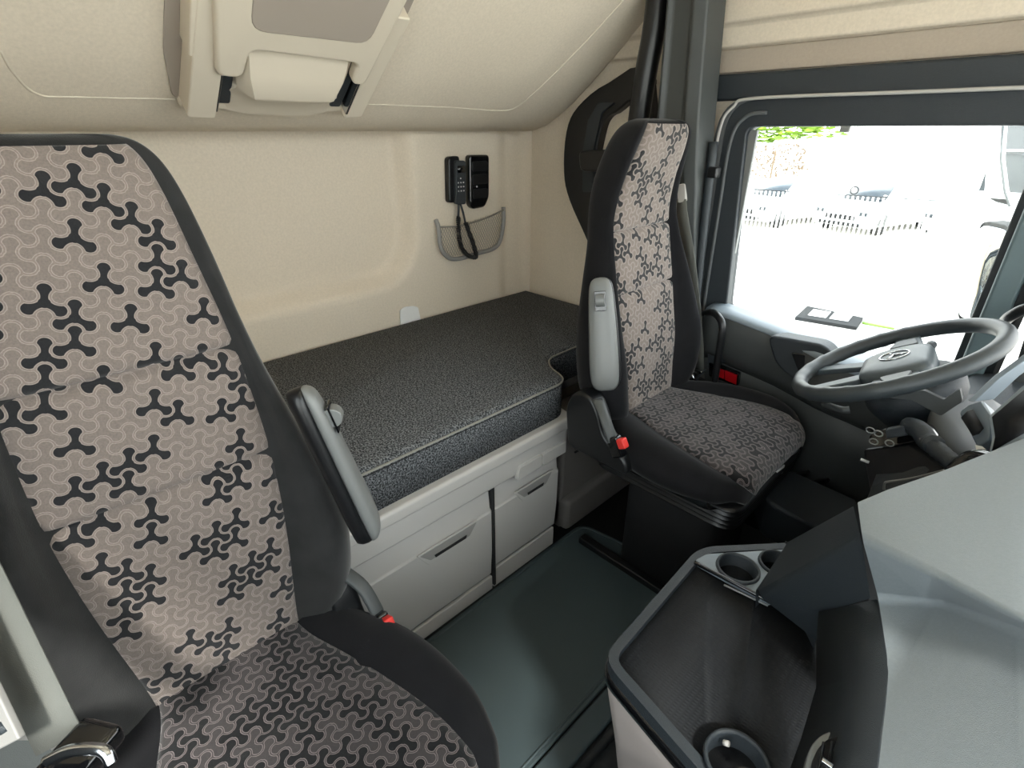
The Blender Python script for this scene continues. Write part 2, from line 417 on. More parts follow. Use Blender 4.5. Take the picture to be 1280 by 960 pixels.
# sill ledge and lower door panel
zs = lambda x: .748-.13*max(0, x+.66)
sill = MB()
rows = []
for i in range(21):
    x = -.71+.75*i/20; z = zs(x); wd = .075+.05*sst(-.5, -.3, x)
    rows.append([(x, 1.61, z+.002), (x, 1.60-wd*.5, z+.001), (x, 1.60-wd+.012, z-.003), (x, 1.60-wd, z-.014), (x, 1.60-wd+.008, z-.13), (x, 1.60-wd*.6, z-.17), (x, 1.61, z-.18)])
sill.grid(rows, wrap=True, cap=True); sl_ = sill.build('window_sill', 'pillar', d1)
MB().grid([[Vector(p)+Vector((0, 0, .002)) for p in rw[:4]] for rw in rows]).build('sill_top_lit', 'lobby', sl_, solid=.003)  # daylight on the sill's upper face, painted as a paler blue-grey strip
lp = MB(); rows = []
for i in range(25):
    x = -.72+.80*i/24; z0 = zs(x)-.16; bulge = .05*sst(-.45, -.25, x)
    rows.append([(x, 1.575, z0+.04), (x, 1.56-bulge, z0-.02), (x, 1.555-bulge*.6, z0-.12), (x, 1.565, .30), (x, 1.56, .10), (x, 1.565, .02), (x, 1.61, .02), (x, 1.61, z0)])
lp.grid(rows, wrap=True, cap=True); lp.build('lower_panel', 'pillar', d1)
# pull handle pocket
hp = MB(); hp.prism(rnd([at(958, 418, y=1.50), at(1035, 432, y=1.50), at(1050, 462, y=1.50), at(1000, 482, y=1.50), at(968, 455, y=1.50)], .03, 5), (0, .06, 0)); hp.build('pull_pocket', 'dark', d1, bevel=.008)
hp = MB(); hp.prism(rnd([at(988, 440, y=1.497), at(1020, 446, y=1.497), at(1022, 466, y=1.497), at(1000, 470, y=1.497)], .01, 5), (0, .02, 0)); hp.build('inner_handle', 'gloss', d1, bevel=.004)
rf = MB(); rf.prism(rnd([at(886, 452, y=1.545), at(924, 467, y=1.545), at(922, 483, y=1.545), at(886, 470, y=1.545)], .006, 3), (0, .02, 0)); rr = rf.build('reflector_bezel', 'gloss', d1, bevel=.002)
MB().prism([at(892, 458, y=1.541), at(905, 463, y=1.541), at(905, 474, y=1.541), at(892, 469, y=1.541)], (0, .008, 0)).build('red_lens', 'redlens', d1, bevel=.001)
MB().prism([at(906, 463, y=1.541), at(921, 469, y=1.541), at(920, 481, y=1.541), at(906, 475, y=1.541)], (0, .008, 0)).build('red_lens', 'redlens', d1, bevel=.001)
# grab handle loop on the door edge
MB().tube(cr([at(880, 392, y=1.56), at(889, 390, y=1.50), at(898, 396, y=1.47), at(903, 410, y=1.46), at(898, 445, y=1.46), at(893, 478, y=1.47), at(890, 484, y=1.50)], 6), .0105, 10).build('grab_bar', 'black', d1)
MB().prism(rnd([at(884, 386, y=1.545), at(918, 402, y=1.545), at(912, 450, y=1.545), at(884, 462, y=1.545)], .012, 4), (0, .03, 0)).build('latch_plate', 'dark', d1, bevel=.005)

struct(MB().box((-.05, 1.66, .26), (1.44, .05, .64)).build('wall_right_lower', 'dark'))
# front of the cab: A pillars, windscreen header and glass, lower bulkhead
struct(MB().box((-.053, 1.588, 1.0), (.048, .03, .68)).build('trim_2', 'teal', bevel=.008))
q5 = [at(1262, 480, y=1.55), at(1284, 410, y=1.55)]
e5 = (q5[1]-q5[0]).normalized()
struct(MB().prism([q5[0]-e5*.06, q5[0]+e5*.75, q5[0]+e5*.75+Vector((.07, 0, 0)), q5[0]-e5*.06+Vector((.06, 0, 0))], (0, .06, 0)).build('trim_3', 'pillar', bevel=.01))
struct(MB().box((.95, .62, 1.95), (.12, 2.3, .25)).build('trim_6', 'dark', bevel=.01))
struct(MB().prism([(.70, YL-.04, .7), (.80, YL-.04, .7), (.98, YL-.04, 1.95), (.88, YL-.04, 1.95)], (0, .06, 0)).build('trim_7', 'dark', bevel=.01))
struct(MB().box((.62, .62, .35), (.06, 2.2, .80)).build('wall_front', 'matte'))
struct(MB().prism([(.66, -.42, .74), (.94, -.42, 1.84), (.94, 1.62, 1.84), (.66, 1.62, .74)], (.005, 0, 0)).build('window_2', 'glass', smooth=False))

# ================================================================== B PILLAR, FRAME
def track(pts, hw, th, name, m, parent=None): pass
bp = thing('pillar_trim', 'dark grey tall pillar trim rising beside the driver seat', 'trim', (-.86, 1.56, 0))
rows = []
for (x, y, z, hx, hy) in [(-.80, 1.60, .02, .060, .03), (-.805, 1.60, .60, .062, .035), (-.845, 1.56, 1.0, .062, .05), (-.862, 1.52, 1.25, .070, .055), (-.866, 1.50, 1.56, .062, .055), (-.866, 1.50, 2.04, .055, .055)]:
    rows.append([Vector(p) for p in ((x-hx, y+hy, z), (x-hx, y-hy*.6, z), (x-hx*.75, y-hy, z), (x-hx*.55, y-hy*.75, z), (x+hx*.25, y-hy*.75, z), (x+hx*.45, y-hy, z), (x+hx, y-hy*.8, z), (x+hx, y+hy, z))])
MB().grid(rows, wrap=True, cap=True).build('cover', 'pillar', bp, bevel=.006)
MB().tube(cr([(-.988, 1.50, 2.03), (-.978, 1.50, 1.57), (-.993, 1.50, 1.40), (-1.01, 1.51, 1.25), (-1.02, 1.53, 1.1)], 5), .032, 10).build('rear_post', 'black', bp)
MB().tube(cr([(-.775, 1.545, 1.22), (-.768, 1.555, .95), (-.755, 1.56, .7), (-.748, 1.57, .5)], 5), .013, 8).build('front_edge', 'dark', bp)
MB().box((-.76, 1.545, 1.14), (.03, .03, .03)).build('belt_slot', 'black', bp, bevel=.006)

fr = thing('side_frame', 'black curved frame on the side wall behind the driver seat headrest', 'frame', (-1.2, 1.6, .9))
outer = [at(812, 98, y=1.60), at(760, 104, y=1.60), at(722, 134, y=1.60), at(708, 165, y=1.60), at(705, 215, y=1.60), at(712, 250, y=1.60), at(736, 305, y=1.60), at(775, 400, y=1.60), at(812, 400, y=1.60), at(812, 300, y=1.60)]
inner = [at(800, 137, y=1.60), at(768, 141, y=1.60), at(756, 150, y=1.60), at(750, 168, y=1.60), at(744, 200, y=1.60), at(741, 235, y=1.60), at(752, 290, y=1.60), at(778, 370, y=1.60), at(800, 370, y=1.60), at(802, 300, y=1.60)]
ring_prism(cr(outer, 4, True), cr(inner, 4, True), (0, .045, 0)).build('frame_ring', 'black', fr, bevel=.008)
MB().prism(rnd([at(748, 128, y=1.59), at(735, 150, y=1.59), at(728, 190, y=1.59), at(728, 240, y=1.59), at(740, 240, y=1.59), at(742, 185, y=1.59), at(752, 140, y=1.59), at(768, 128, y=1.59)], .008, 3), (0, .02, 0)).build('inner_rib', 'dark', fr, bevel=.004)
MB().prism(rnd([at(722, 189, y=1.56), at(765, 186, y=1.56), at(765, 216, y=1.56), at(724, 214, y=1.56)], .02, 5), (0, .06, 0)).build('crossbar', 'black', fr, bevel=.01)

# ================================================================== UPPER BUNK
ub = thing('upper_bunk', 'beige felt upper bunk folded up against the back wall', 'bunk', (-1.55, .6, 1.25))
prof = [(-1.60, 1.262), (-1.585, 1.249), (-1.53, 1.247), (-1.47, 1.262), (-1.42, 1.288), (-1.36, 1.325), (-1.28, 1.385), (-1.02, 1.59), (-.60, 1.925), (-.66, 2.03), (-.95, 1.90), (-1.45, 1.50), (-1.60, 1.42)]
rows = []
for y, s in [(-.40, .0), (0, 0), (.5, 0), (1.0, 0), (1.4, 0), (1.56, 0), (1.60, .004), (1.625, .014), (1.637, .032)]:
    cx, cz = -1.1, 1.6
    rows.append([(a-.3*s*(1 if a > -1.5 else 0), y, b+s*(1 if i < 9 else -1)) for i, (a, b) in enumerate(prof)])
MB().grid(rows, wrap=True, cap=True).build('bunk_shell', 'felt', ub)
PL = ((-1.28, 0, 1.385), (-.62, 0, 1))       # slope plane of the underside: dz/dx ~ .79
PL = ((-1.02, 0, 1.59), (-.789, 0, 1.0))
def onp(px, py, off=0.0):
    p = at(px, py, plane=PL); n = Vector((-.789, 0, 1)).normalized(); return p-n*off
def surf_z(x):
    for (a, b), (c, d) in zip(prof[1:], prof[2:]):
        if a <= x <= c: return b+(d-b)*(x-a)/(c-a)
    return 1.59+.79*(x+1.02)
def on_bunk(px, py):
    d = FW*FPX+RT*(px-640)+UP*(480-py); lo, hi = .2/ FPX, 5/FPX
    t = .3/FPX
    while t < 4/FPX:
        p = EYEP+d*t
        if p.x < -.6 and p.z < 1e9 and p.x < -1.58: return p
        if p.x < -.55 and p.z <= 1e9:
            if p.z > surf_z(p.x)+0 : return p
        t += .002/FPX
    return EYEP+d*t
pip = [on_bunk(*p) for p in [(0, 62), (18, 92), (48, 118), (100, 121), (240, 124), (430, 129), (560, 134), (615, 138), (640, 136), (665, 118), (705, 80), (745, 38), (783, -4)]]
MB().tube(cr(pip, 5), .0028, 8).build('piping', 'cream', ub)

# folded ladder latch on the underside
ld = thing('ladder_bracket', 'cream plastic ladder folded against the upper bunk', 'ladder', (-1.5, .65, 1.3))
nrm = Vector((-.62, 0, .785)).normalized(); dn = -Vector((-.789, 0, 1)).normalized()
SL = Vector((1, 0, .789)).normalized()        # up the slope
YV = Vector((0, 1, 0)); O0 = at(345, 126, plane=PL); O0.z -= 0
def bk(u, v, h=0):     # u = along y from O0, v = up the slope, h = off the surface
    return O0+YV*u+SL*v+dn*h
def bprism(pts, h0, h1, name, m, par=ld, r=.008, bv=.004):
    return MB().prism(rnd([bk(a, b, h0) for a, b in pts], r, 4), dn*(h1-h0)).build(name, m, par, bevel=bv)
bprism([(-.215, .0), (.215, .0), (.235, .16), (.235, .8), (-.235, .8), (-.235, .12)], 0, .004, 'backplate', 'taupe', r=.02)
bprism([(-.205, .004), (-.150, .0), (-.150, .30), (-.205, .30)], .002, .052, 'side_rail', 'cream')
bprism([(.150, .0), (.200, .004), (.212, .30), (.175, .30)], .002, .045, 'side_rail', 'cream')
bprism([(-.208, -.008), (.198, -.008), (.198, .014), (-.208, .014)], .002, .022, 'base_lip', 'cream', r=.01, bv=.006)
ce = MB()
rows = []
for v, h, hw in [(-.008, .004, .098), (-.008, .030, .098), (.045, .040, .100), (.072, .062, .096), (.085, .068, .098), (.13, .060, .110), (.19, .042, .116), (.195, .0, .116)]:
    fl = .020*(1-sst(.04, .085, v))
    rows.append([bk(-hw-.018-fl, v, .0), bk(-hw-.012-fl, v, h*.55), bk(-hw+.010+fl*1.2, v, h), bk(0, v, h*1.02), bk(hw-.010-fl*1.2, v, h), bk(hw+.012+fl, v, h*.55), bk(hw+.018+fl, v, .0)])
ce.grid(rows); ce.build('centre_cover', 'cream', ld, solid=.003, bevel=.006)
for sgn in (-1, 1):
    bprism([(sgn*.128-.014, .02), (sgn*.128+.014, .02), (sgn*.133+.014, .15), (sgn*.133-.014, .15)], .004, .03, 'hinge_arm', 'dark', r=.006)
    bprism([(sgn*.150-.003, .02), (sgn*.150+.003, .02), (sgn*.150+.003, .12), (sgn*.150-.003, .12)], .01, .05, 'spring_clip', 'chrome', r=.001, bv=.0008)
# ladder frame, a bail with two legs and a crossbar
bprism([(-.165, .13), (-.115, .13), (-.112, .20), (.118, .19), (.120, .13), (.155, .13), (.185, .62), (-.19, .62), (-.185, .30)], .035, .065, 'ladder_frame', 'cream', r=.02, bv=.008)
bprism([(-.12, .245), (.12, .245), (.145, .60), (-.15, .60)], .045, .067, 'ladder_step', 'taupe', r=.03, bv=.003)
bprism([(-.21, .16), (-.19, .16), (-.205, .62), (-.225, .62)], .004, .05, 'outer_rail', 'cream', r=.004)

# ================================================================== LOWER BUNK
bb = thing('bunk_base', 'light grey plastic bunk base cabinet with two drawers', 'cabinet', (-.9, .6, 0))
Y0, Y1 = -.35, 1.065
rim = rnd([(-1.60, Y0, .452), (-.838, Y0, .452), (-.838, Y1, .452), (-.90, Y1+.015, .452), (-1.10, 1.10, .452), (-1.10, 1.64, .452), (-1.60, 1.64, .452)], [0, .02, .05, .03, .02, 0, 0], 5)
MB().prism(rim, (0, 0, .040)).build('rim', 'grey', bb, bevel=.010)
MB().prism([p+Vector((-.012, 0, -.07)) for p in rim], (0, 0, .07)).build('apron', 'grey', bb, bevel=.008)
MB().prism([(-1.6, Y0, .0), (-.885, Y0, .0), (-.885, 1.035, .0), (-1.1, 1.08, 0), (-1.6, 1.6, .0)], (0, 0, .385)).build('carcass', 'grey_d', bb, bevel=.01)
def front(name, ya, yb, z0, z1, par, x=-.865, m='grey', xb=-.875):
    # slightly bulged front panel with an inclined upper band
    rows = []
    for z, dx in [(z0, -.012), (z0+.01, -.002), (z0+.1, .004), (z1-.075, .006), (z1-.068, .000), (z1-.012, -.006), (z1, -.012)]:
        rows.append([(xb-.03, ya, z), (x+dx-.006, ya, z), (x+dx, ya+.006, z), (x+dx, yb-.006, z), (x+dx-.006, yb, z), (xb-.03, yb, z)])
    return MB().grid(rows, wrap=True, cap=True).build(name, m, par, bevel=.002)
def pull(ya, yb, zc, par):
    # trapezoid recess with a lip
    xf = -.857
    MB().prism(rnd([(xf, ya, zc+.026), (xf, yb, zc+.026), (xf, yb-.03, zc-.026), (xf, ya+.035, zc-.026)], .006, 3), (.0045, 0, 0)).build('handle', 'grey', par, bevel=.002)
    MB().prism(rnd([(xf+.003, ya+.008, zc+.022), (xf+.003, yb-.008, zc+.022), (xf+.003, yb-.034, zc-.010), (xf+.003, ya+.038, zc-.010)], .004, 3), (.002, 0, 0)).build('recess', 'grey_d', par, bevel=.0005)
    MB().prism([(xf+.004, ya+.05, zc+.000), (xf+.004, yb-.045, zc+.000), (xf+.004, yb-.048, zc-.009), (xf+.004, ya+.053, zc-.009)], (.0025, 0, 0)).build('slot', 'gap', par)
dA = front('drawer', .20, .7565, .055, .375, bb); pull(.500, .700, .283, dA)
dB = front('drawer', .7605, 1.035, .075, .375, bb); pull(.835, 1.0, .298, dB)
front('drawer', -.33, .19, .055, .375, bb)
MB().prism([(-.878, .1, .0), (-.866, .1, .0), (-.866, .756, .0), (-.878, .756, .0)], (0, 0, .052)).build('plinth', 'grey', bb, bevel=.004)
MB().prism([(-.878, .761, .0), (-.867, .761, .0), (-.867, 1.03, .0), (-.878, 1.03, .0)], (0, 0, .072)).build('plinth', 'grey', bb, bevel=.004)
MB().prism(rnd([(-.853, .832, .372), (-.853, .935, .372), (-.853, .935, .412), (-.853, .842, .412)], .008, 4), (.012, 0, 0)).build('flap', 'grey', bb, bevel=.003)
MB().prism(rnd([(-.853, .938, .372), (-.853, 1.04, .372), (-.853, 1.04, .412), (-.853, .938, .412)], .006, 4), (.012, 0, 0)).build('flap', 'grey', bb, bevel=.003)
MB().box((-.868, .7585, .2), (.02, .007, .36)).build('drawer_gap', 'gap', bb)

# dark grey side riser to the right of the base
rs = thing('storage_riser', 'dark taupe plastic riser below the bunk beside the driver seat', 'panel', (-1.0, 1.3, 0))
MB().prism([(-1.05, 1.10, 0), (-.90, 1.10, 0), (-.90, 1.58, 0), (-1.05, 1.58, 0)], (0, 0, .40)).build('riser_panel', 'taupe_d', rs, bevel=.01)
MB().prism([(-1.05, 1.10, 0), (-.87, 1.10, 0), (-.87, 1.58, 0), (-1.05, 1.58, 0)], (0, 0, .13)).build('riser_step', 'taupe_d', rs, bevel=.02)
for k in range(4):
    MB().box((-.898, 1.20, .34-.016*k), (.006, .09, .005)).build('vent_slot', 'matte', rs)

mt = thing('mattress', 'charcoal marl lower bunk mattress with grey piping', 'mattress', (-1.2, .6, .49))
mo = [(a, b, .493) for a, b in ((-1.59, -.36), (-.862, -.36), (-.862, .0), (-.862, 1.055), (-.96, 1.085), (-1.01, 1.135), (-1.015, 1.62), (-1.59, 1.62))]
mr = rnd(mo, [.02, .02, 0, .05, .04, .03, .02, .02], 6)
def inset(pts, d):
    n = len(pts); o = []
    ctr = Vector((-1.25, .6, 0))
    for i in range(n):
        a = pts[i-1]; b = pts[(i+1) % n]; t = (b-a).normalized(); nn = Vector((-t.y, t.x, 0)); o.append(pts[i]+nn*d)
    return o
rows = [inset(mr, .004), mr, [p+Vector((0, 0, .1)) for p in mr], [p+Vector((0, 0, .112)) for p in inset(mr, .004)], [p+Vector((0, 0, .119)) for p in inset(mr, .015)]]
MB().grid(rows, wrap=True, cap=True).build('cover', 'mattress', mt)
MB().tube([p+Vector((0, 0, .109)) for p in inset(mr, -.001)], .0028, 6, closed=True).build('piping', 'piping', mt)
MB().tube([p+Vector((0, 0, .101)) for p in inset(mr, -.0002)], .0012, 6, closed=True).build('seam', 'gap', mt)

tag(MB().prism(rnd([(-1.597, .968, .595), (-1.597, 1.058, .595), (-1.597, 1.05, .655), (-1.597, 1.03, .664), (-1.597, .99, .668), (-1.597, .972, .66)], .006, 3), (.006, 0, 0)).build('fastening_tab', 'whitem', bevel=.002),
    'small pale tab poking up between the mattress and back wall', 'tab')

# ================================================================== WALL PHONE AND POCKET
XP = -1.600
ph = thing('wall_remote', 'black corded handset on the back wall above the net pocket', 'remote control', (XP, 1.29, 1.08))
MB().prism(rnd([(XP, 1.212, 1.165), (XP, 1.262, 1.168), (XP, 1.258, 1.012), (XP, 1.205, 1.014)], .012, 4), (.028, 0, 0)).build('cradle', 'black', ph, bevel=.006)
hs = MB().prism(rnd([(XP+.026, 1.232, 1.155), (XP+.026, 1.278, 1.152), (XP+.026, 1.272, 1.005), (XP+.026, 1.224, 1.008)], .010, 4), (.016, 0, 0)).build('handset', 'dark', ph, bevel=.004)
MB().box((XP+.0425, 1.254, 1.125), (.002, .032, .022)).build('display', 'gloss', hs)
for r_ in range(4):
    for c_ in range(3):
        if r_ == 0 and c_ != 1: continue
        MB().box((XP+.0425, 1.238+c_*.012, 1.095-r_*.014), (.002, .0045, .0045)).build('key', 'print', hs)
cv = MB().prism(rnd([(XP, 1.305, 1.17), (XP, 1.402, 1.168), (XP, 1.398, 1.02), (XP, 1.375, .985), (XP, 1.315, .982), (XP, 1.300, 1.0)], .014, 4), (.030, 0, 0)).build('control_unit', 'gloss', ph, bevel=.008)
for zc in (1.13, 1.085, 1.035):
    MB().prism(rnd([(XP+.029, 1.315, zc+.018), (XP+.029, 1.388, zc+.018), (XP+.029, 1.386, zc-.016), (XP+.029, 1.315, zc-.016)], .006, 3), (.005, 0, 0)).build('button', 'black', cv, bevel=.003)
MB().box((XP+.036, 1.33, 1.062), (.001, .006, .006)).build('indicator', 'print', cv)
# straight ends and coiled loop
MB().tube(cr([(XP+.03, 1.245, 1.012), (XP+.032, 1.243, .99), (XP+.035, 1.238, .965)], 5), .004, 8).build('cord_end', 'dark', ph)
MB().tube(cr([(XP+.03, 1.252, 1.012), (XP+.034, 1.262, .975), (XP+.037, 1.268, .94)], 5), .004, 8).build('cord_end', 'dark', ph)
path = cr([(XP+.035, 1.238, .965), (XP+.04, 1.232, .91), (XP+.04, 1.242, .855), (XP+.04, 1.275, .818), (XP+.04, 1.312, .808), (XP+.04, 1.305, .845), (XP+.04, 1.285, .895), (XP+.037, 1.270, .938)], 40)
hel = []
for i, p in enumerate(path):
    a = i*2*PI/4.2; t = (path[min(i+1, len(path)-1)]-path[max(i-1, 0)]).normalized(); n1 = Vector((1, 0, 0)); n2 = t.cross(n1)
    hel.append(p+(n1*math.cos(a)+n2*math.sin(a))*.0075)
MB().tube(hel, .0024, 5).build('coiled_cord', 'black', ph)

pk = thing('net_pocket', 'grey net storage pocket on the back wall under the remote', 'pocket', (XP, 1.3, .8))
pth = cr([(XP+.005, 1.158, .957), (XP+.022, 1.155, .93), (XP+.024, 1.158, .865), (XP+.022, 1.19, .822), (XP+.022, 1.24, .808), (XP+.022, 1.34, .815), (XP+.022, 1.42, .822), (XP+.022, 1.458, .85), (XP+.024, 1.474, .92), (XP+.018, 1.480, .975)], 6)
MB().tube(pth, .0085, 8).build('pocket_frame', 'grey_d', pk)
MB().tube(cr([(XP+.022, 1.158, .935), (XP+.030, 1.25, .930), (XP+.030, 1.38, .945), (XP+.024, 1.475, .965)], 6), .003, 6).build('top_cord', 'net', pk)
net = MB()
def inpk(y, z):
    zt = .932+.03*sst(1.2, 1.48, y); zb = .82+.045*(1-sst(1.155, 1.2, y))+.04*sst(1.43, 1.475, y)
    return zb < z < zt
for s_ in (-1, 1):
    for k in range(-14, 40):
        pts = []
        for j in range(40):
            z = .80+.17*j/39; y = 1.13+k*.0115+s_*(z-.88)*.6
            if inpk(y, z) and 1.158 < y < 1.474: pts.append((XP+.026, y, z))
        if len(pts) > 2: net.tube([pts[0], pts[-1]], .0009, 4)
net.build('net', 'net', pk, kind='stuff')

# ================================================================== SEATS
def backrest_rows(z0, z1, xs=None, ws=None):
    base = [  # t, x, wi, wo, protrusion, thickness
        [.400, .000, .118, .172, .020, .10], [.44, -.002, .120, .212, .040, .12], [.50, -.003, .126, .236, .052, .13], [.60, -.008, .138, .243, .058, .13],
        [.70, -.018, .147, .226, .054, .12], [.80, -.030, .150, .200, .044, .11], [.92, -.046, .143, .170, .026, .10], [1.0, -.058, .134, .156, .016, .11],
        [1.09, -.072, .120, .145, .010, .125], [1.17, -.088, .108, .132, .004, .13], [1.215, -.100, .096, .118, .001, .12], [1.238, -.113, .078, .098, .0, .09], [1.246, -.125, .055, .072, .0, .05]]
    if xs: base = [[r[0], a]+r[2:] for r, a in zip(base, xs)]
    return [[z0+(r[0]-.4)*(z1-z0)/.846]+r[1:] for r in base]
def make_seat(root, z0, z1, zc, sgn, xfront=.47, dark='velour', seed=0, wscale=1.0, pm='print_back', ps='print_seat', seams=(.775, .955), xs=None, ct=.13, tk=.6, bo_=(0, 0)):
    """local frame: x forward, y across (sgn = side of the aisle), z up; origin under the backrest"""
    R = cr1(backrest_rows(z0, z1, xs), 4)
    body = MB(); rows = []; irows = []; uvs = []; arc = 0; lp_ = None
    for (z, x, wi, wo, pr, th) in R:
        wi *= wscale; wo *= wscale
        if lp_: arc += math.hypot(z-lp_[0], x-lp_[1])
        lp_ = (z, x); d = wo-wi
        half = [(wi-.004, x-.004), (wi+.12*d, x+pr*.35), (wi+.4*d, x+pr*.92), (wi+.66*d, x+pr*.95), (wi+.9*d, x+pr*.5), (wo, x-.005), (wo-.002, x-.4*th*tk), (wo-.014, x-.85*th*tk), (wo-.04, x-th*tk)]
        ring = [Vector((b, -a, z)) for a, b in half[::-1]]+[Vector((x-.006, -wi*.5, z)), Vector((x-.006, 0, z)), Vector((x-.006, wi*.5, z))]+[Vector((b, a, z)) for a, b in half]+[Vector((x-th*tk-.005, .06*wo, z))]
        rows.append(ring)
        gz = z0+(seams[0]-.4)*(z1-z0)/.846; g2 = z0+(seams[1]-.4)*(z1-z0)/.846
        gr = -.011*(math.exp(-((z-gz)/.008)**2)+math.exp(-((z-g2)/.008)**2))
        n = 16; irows.append([Vector((x+gr+.006+.008*abs(2*j/n-1)**3*0 + .004*(1-(2*j/n-1)**2), -wi+2*wi*j/n, z)) for j in range(n+1)])
        uvs.append([(-wi+2*wi*j/n+seed, arc+seed*.37) for j in range(n+1)])
    # dense rows around the seams
    body.grid(rows, wrap=True, cap=True); b = body.build('backrest', dark, root, local=True, sub=1)
    R2 = cr1(backrest_rows(z0, z1, xs), 14); ins = MB(); irows = []; uvs = []; arc = 0; lp_ = None
    for (z, x, wi, wo, pr, th) in R2[:-19]:
        wi *= wscale
        if lp_: arc += math.hypot(z-lp_[0], x-lp_[1])
        lp_ = (z, x); n = 20; row = []
        for j in range(n+1):
            a = 2*j/n-1
            sag = .018*(1-a*a)         # seams bow
            gr = -.014*(math.exp(-((z+sag*0-gz)/.006)**2)+math.exp(-((z-g2)/.006)**2))
            puff = .004*(1-abs(a)**6)
            row.append(Vector((x+gr+.004+puff-.010*abs(a)**14, wi*a*1.015, z)))
        irows.append(row); uvs.append([(p.y+seed, arc+seed*.37) for p in row])
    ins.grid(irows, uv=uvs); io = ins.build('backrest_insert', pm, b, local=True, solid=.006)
    # cushion
    K = [  # x, zt, wi, wo, bolster, thickness
        [.00, .000, .112, .20, .010, .13], [.05, .000, .122, .225, .016, .13], [.13, .001, .150, .262, .022, .13], [.22, .003, .178, .278, .024, .13],
        [.32, .004, .200, .276, .018, .13], [.39, .000, .203, .256, .008, .125], [.415, -.004, .196, .242, .002, .12], [xfront-.022, -.014, .184, .214, .0, .09], [xfront-.006, -.032, .168, .188, -.002, .05], [xfront-.002, -.050, .148, .162, -.002, .026]]
    K = [[x*xfront/.47 if i < 7 else x]+k[:4]+[k[4]*ct/.13] for i, (x, *k) in enumerate(K)]
    K = cr1(K, 5); body = MB(); rows = []; irows = []; uvs = []; arc = 0; lp_ = None
    for (x, dz, wi, wo, bo, th) in K:
        z = zc+dz; d = wo-wi
        if lp_: arc += math.hypot(x-lp_[0], z-lp_[1])
        lp_ = (x, z)
        half = [(wi-.004, z-.003), (wi+.15*d, z+bo*.6), (wi+.45*d, z+bo), (wi+.75*d, z+bo*.5), (wi+.95*d, z-.018), (wo, z-.045), (wo-.006, z-.8*th), (wo-.03, z-th)]
        rows.append([Vector((x, -a, b)) for a, b in half[::-1]]+[Vector((x, -wi*.5, z-.006)), Vector((x, 0, z-.006)), Vector((x, wi*.5, z-.006))]+[Vector((x, a, b)) for a, b in half]+[Vector((x, 0, z-th))])
        n = 20; row = []
        for j in range(n+1):
            a = 2*j/n-1; g = -.008*math.exp(-((x-.16)/.006)**2)
            row.append(Vector((x+(.010 if x > xfront-.04 else 0), wi*a*1.015, z+.003+g+.005*(1-abs(a)**6)-.008*abs(a)**14)))
        irows.append(row); uvs.append([(p.y+seed+.3, arc+seed*.53) for p in row])
    body.grid(rows, wrap=True, cap=True); c = body.build('cushion', 'velour_dk', root, local=True, sub=1)
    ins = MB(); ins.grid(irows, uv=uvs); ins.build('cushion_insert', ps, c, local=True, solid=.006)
    # seat pan
    MB().prism(rnd([(-.02, -.22, zc-ct-.025), (xfront-.05, -.22, zc-ct-.025), (xfront-.02, 0, zc-ct-.025), (xfront-.05, .22, zc-ct-.025), (-.02, .22, zc-ct-.025)], .04, 5), (0, 0, .04)).build('seat_pan', 'gloss', root, local=True, bevel=.008)
    # recliner hinge cover and buckle on the aisle side
    nb = len(root.children)
    hc = [(-.06, zc-.10), (-.075, zc+.02), (-.05, zc+.075), (.0, zc+.085), (.035, zc+.04), (.055, zc-.02), (.13, zc-.06), (.14, zc-.10)]
    ya = sgn*.235
    h = MB().prism(rnd([(a, ya, b) for a, b in hc], .03, 5), (0, sgn*.055, 0)).build('hinge_cover', 'black', root, local=True, bevel=.014)
    st = MB(); st.tube(cr([(.02, sgn*.275, zc+.07), (.055, sgn*.292, zc+.045), (.085, sgn*.298, zc+.005), (.092, sgn*.298, zc-.01)], 5), [.015]*16, 10, flat=.5); s1 = st.build('buckle_stalk', 'pillar', root, local=True)
    bu = MB().box((.105, sgn*.298, zc-.02), (.034, .024, .055), Matrix.Rotation(-.5, 3, 'Y')).build('buckle', 'gloss', s1, local=True, bevel=.005)
    MB().box((.122, sgn*.300, zc-.002), (.022, .020, .026), Matrix.Rotation(-.5, 3, 'Y')).build('buckle_button', 'red', s1, local=True, bevel=.004)
    for o in (h, s1): o.location = (0, bo_[0], bo_[1])
    return c
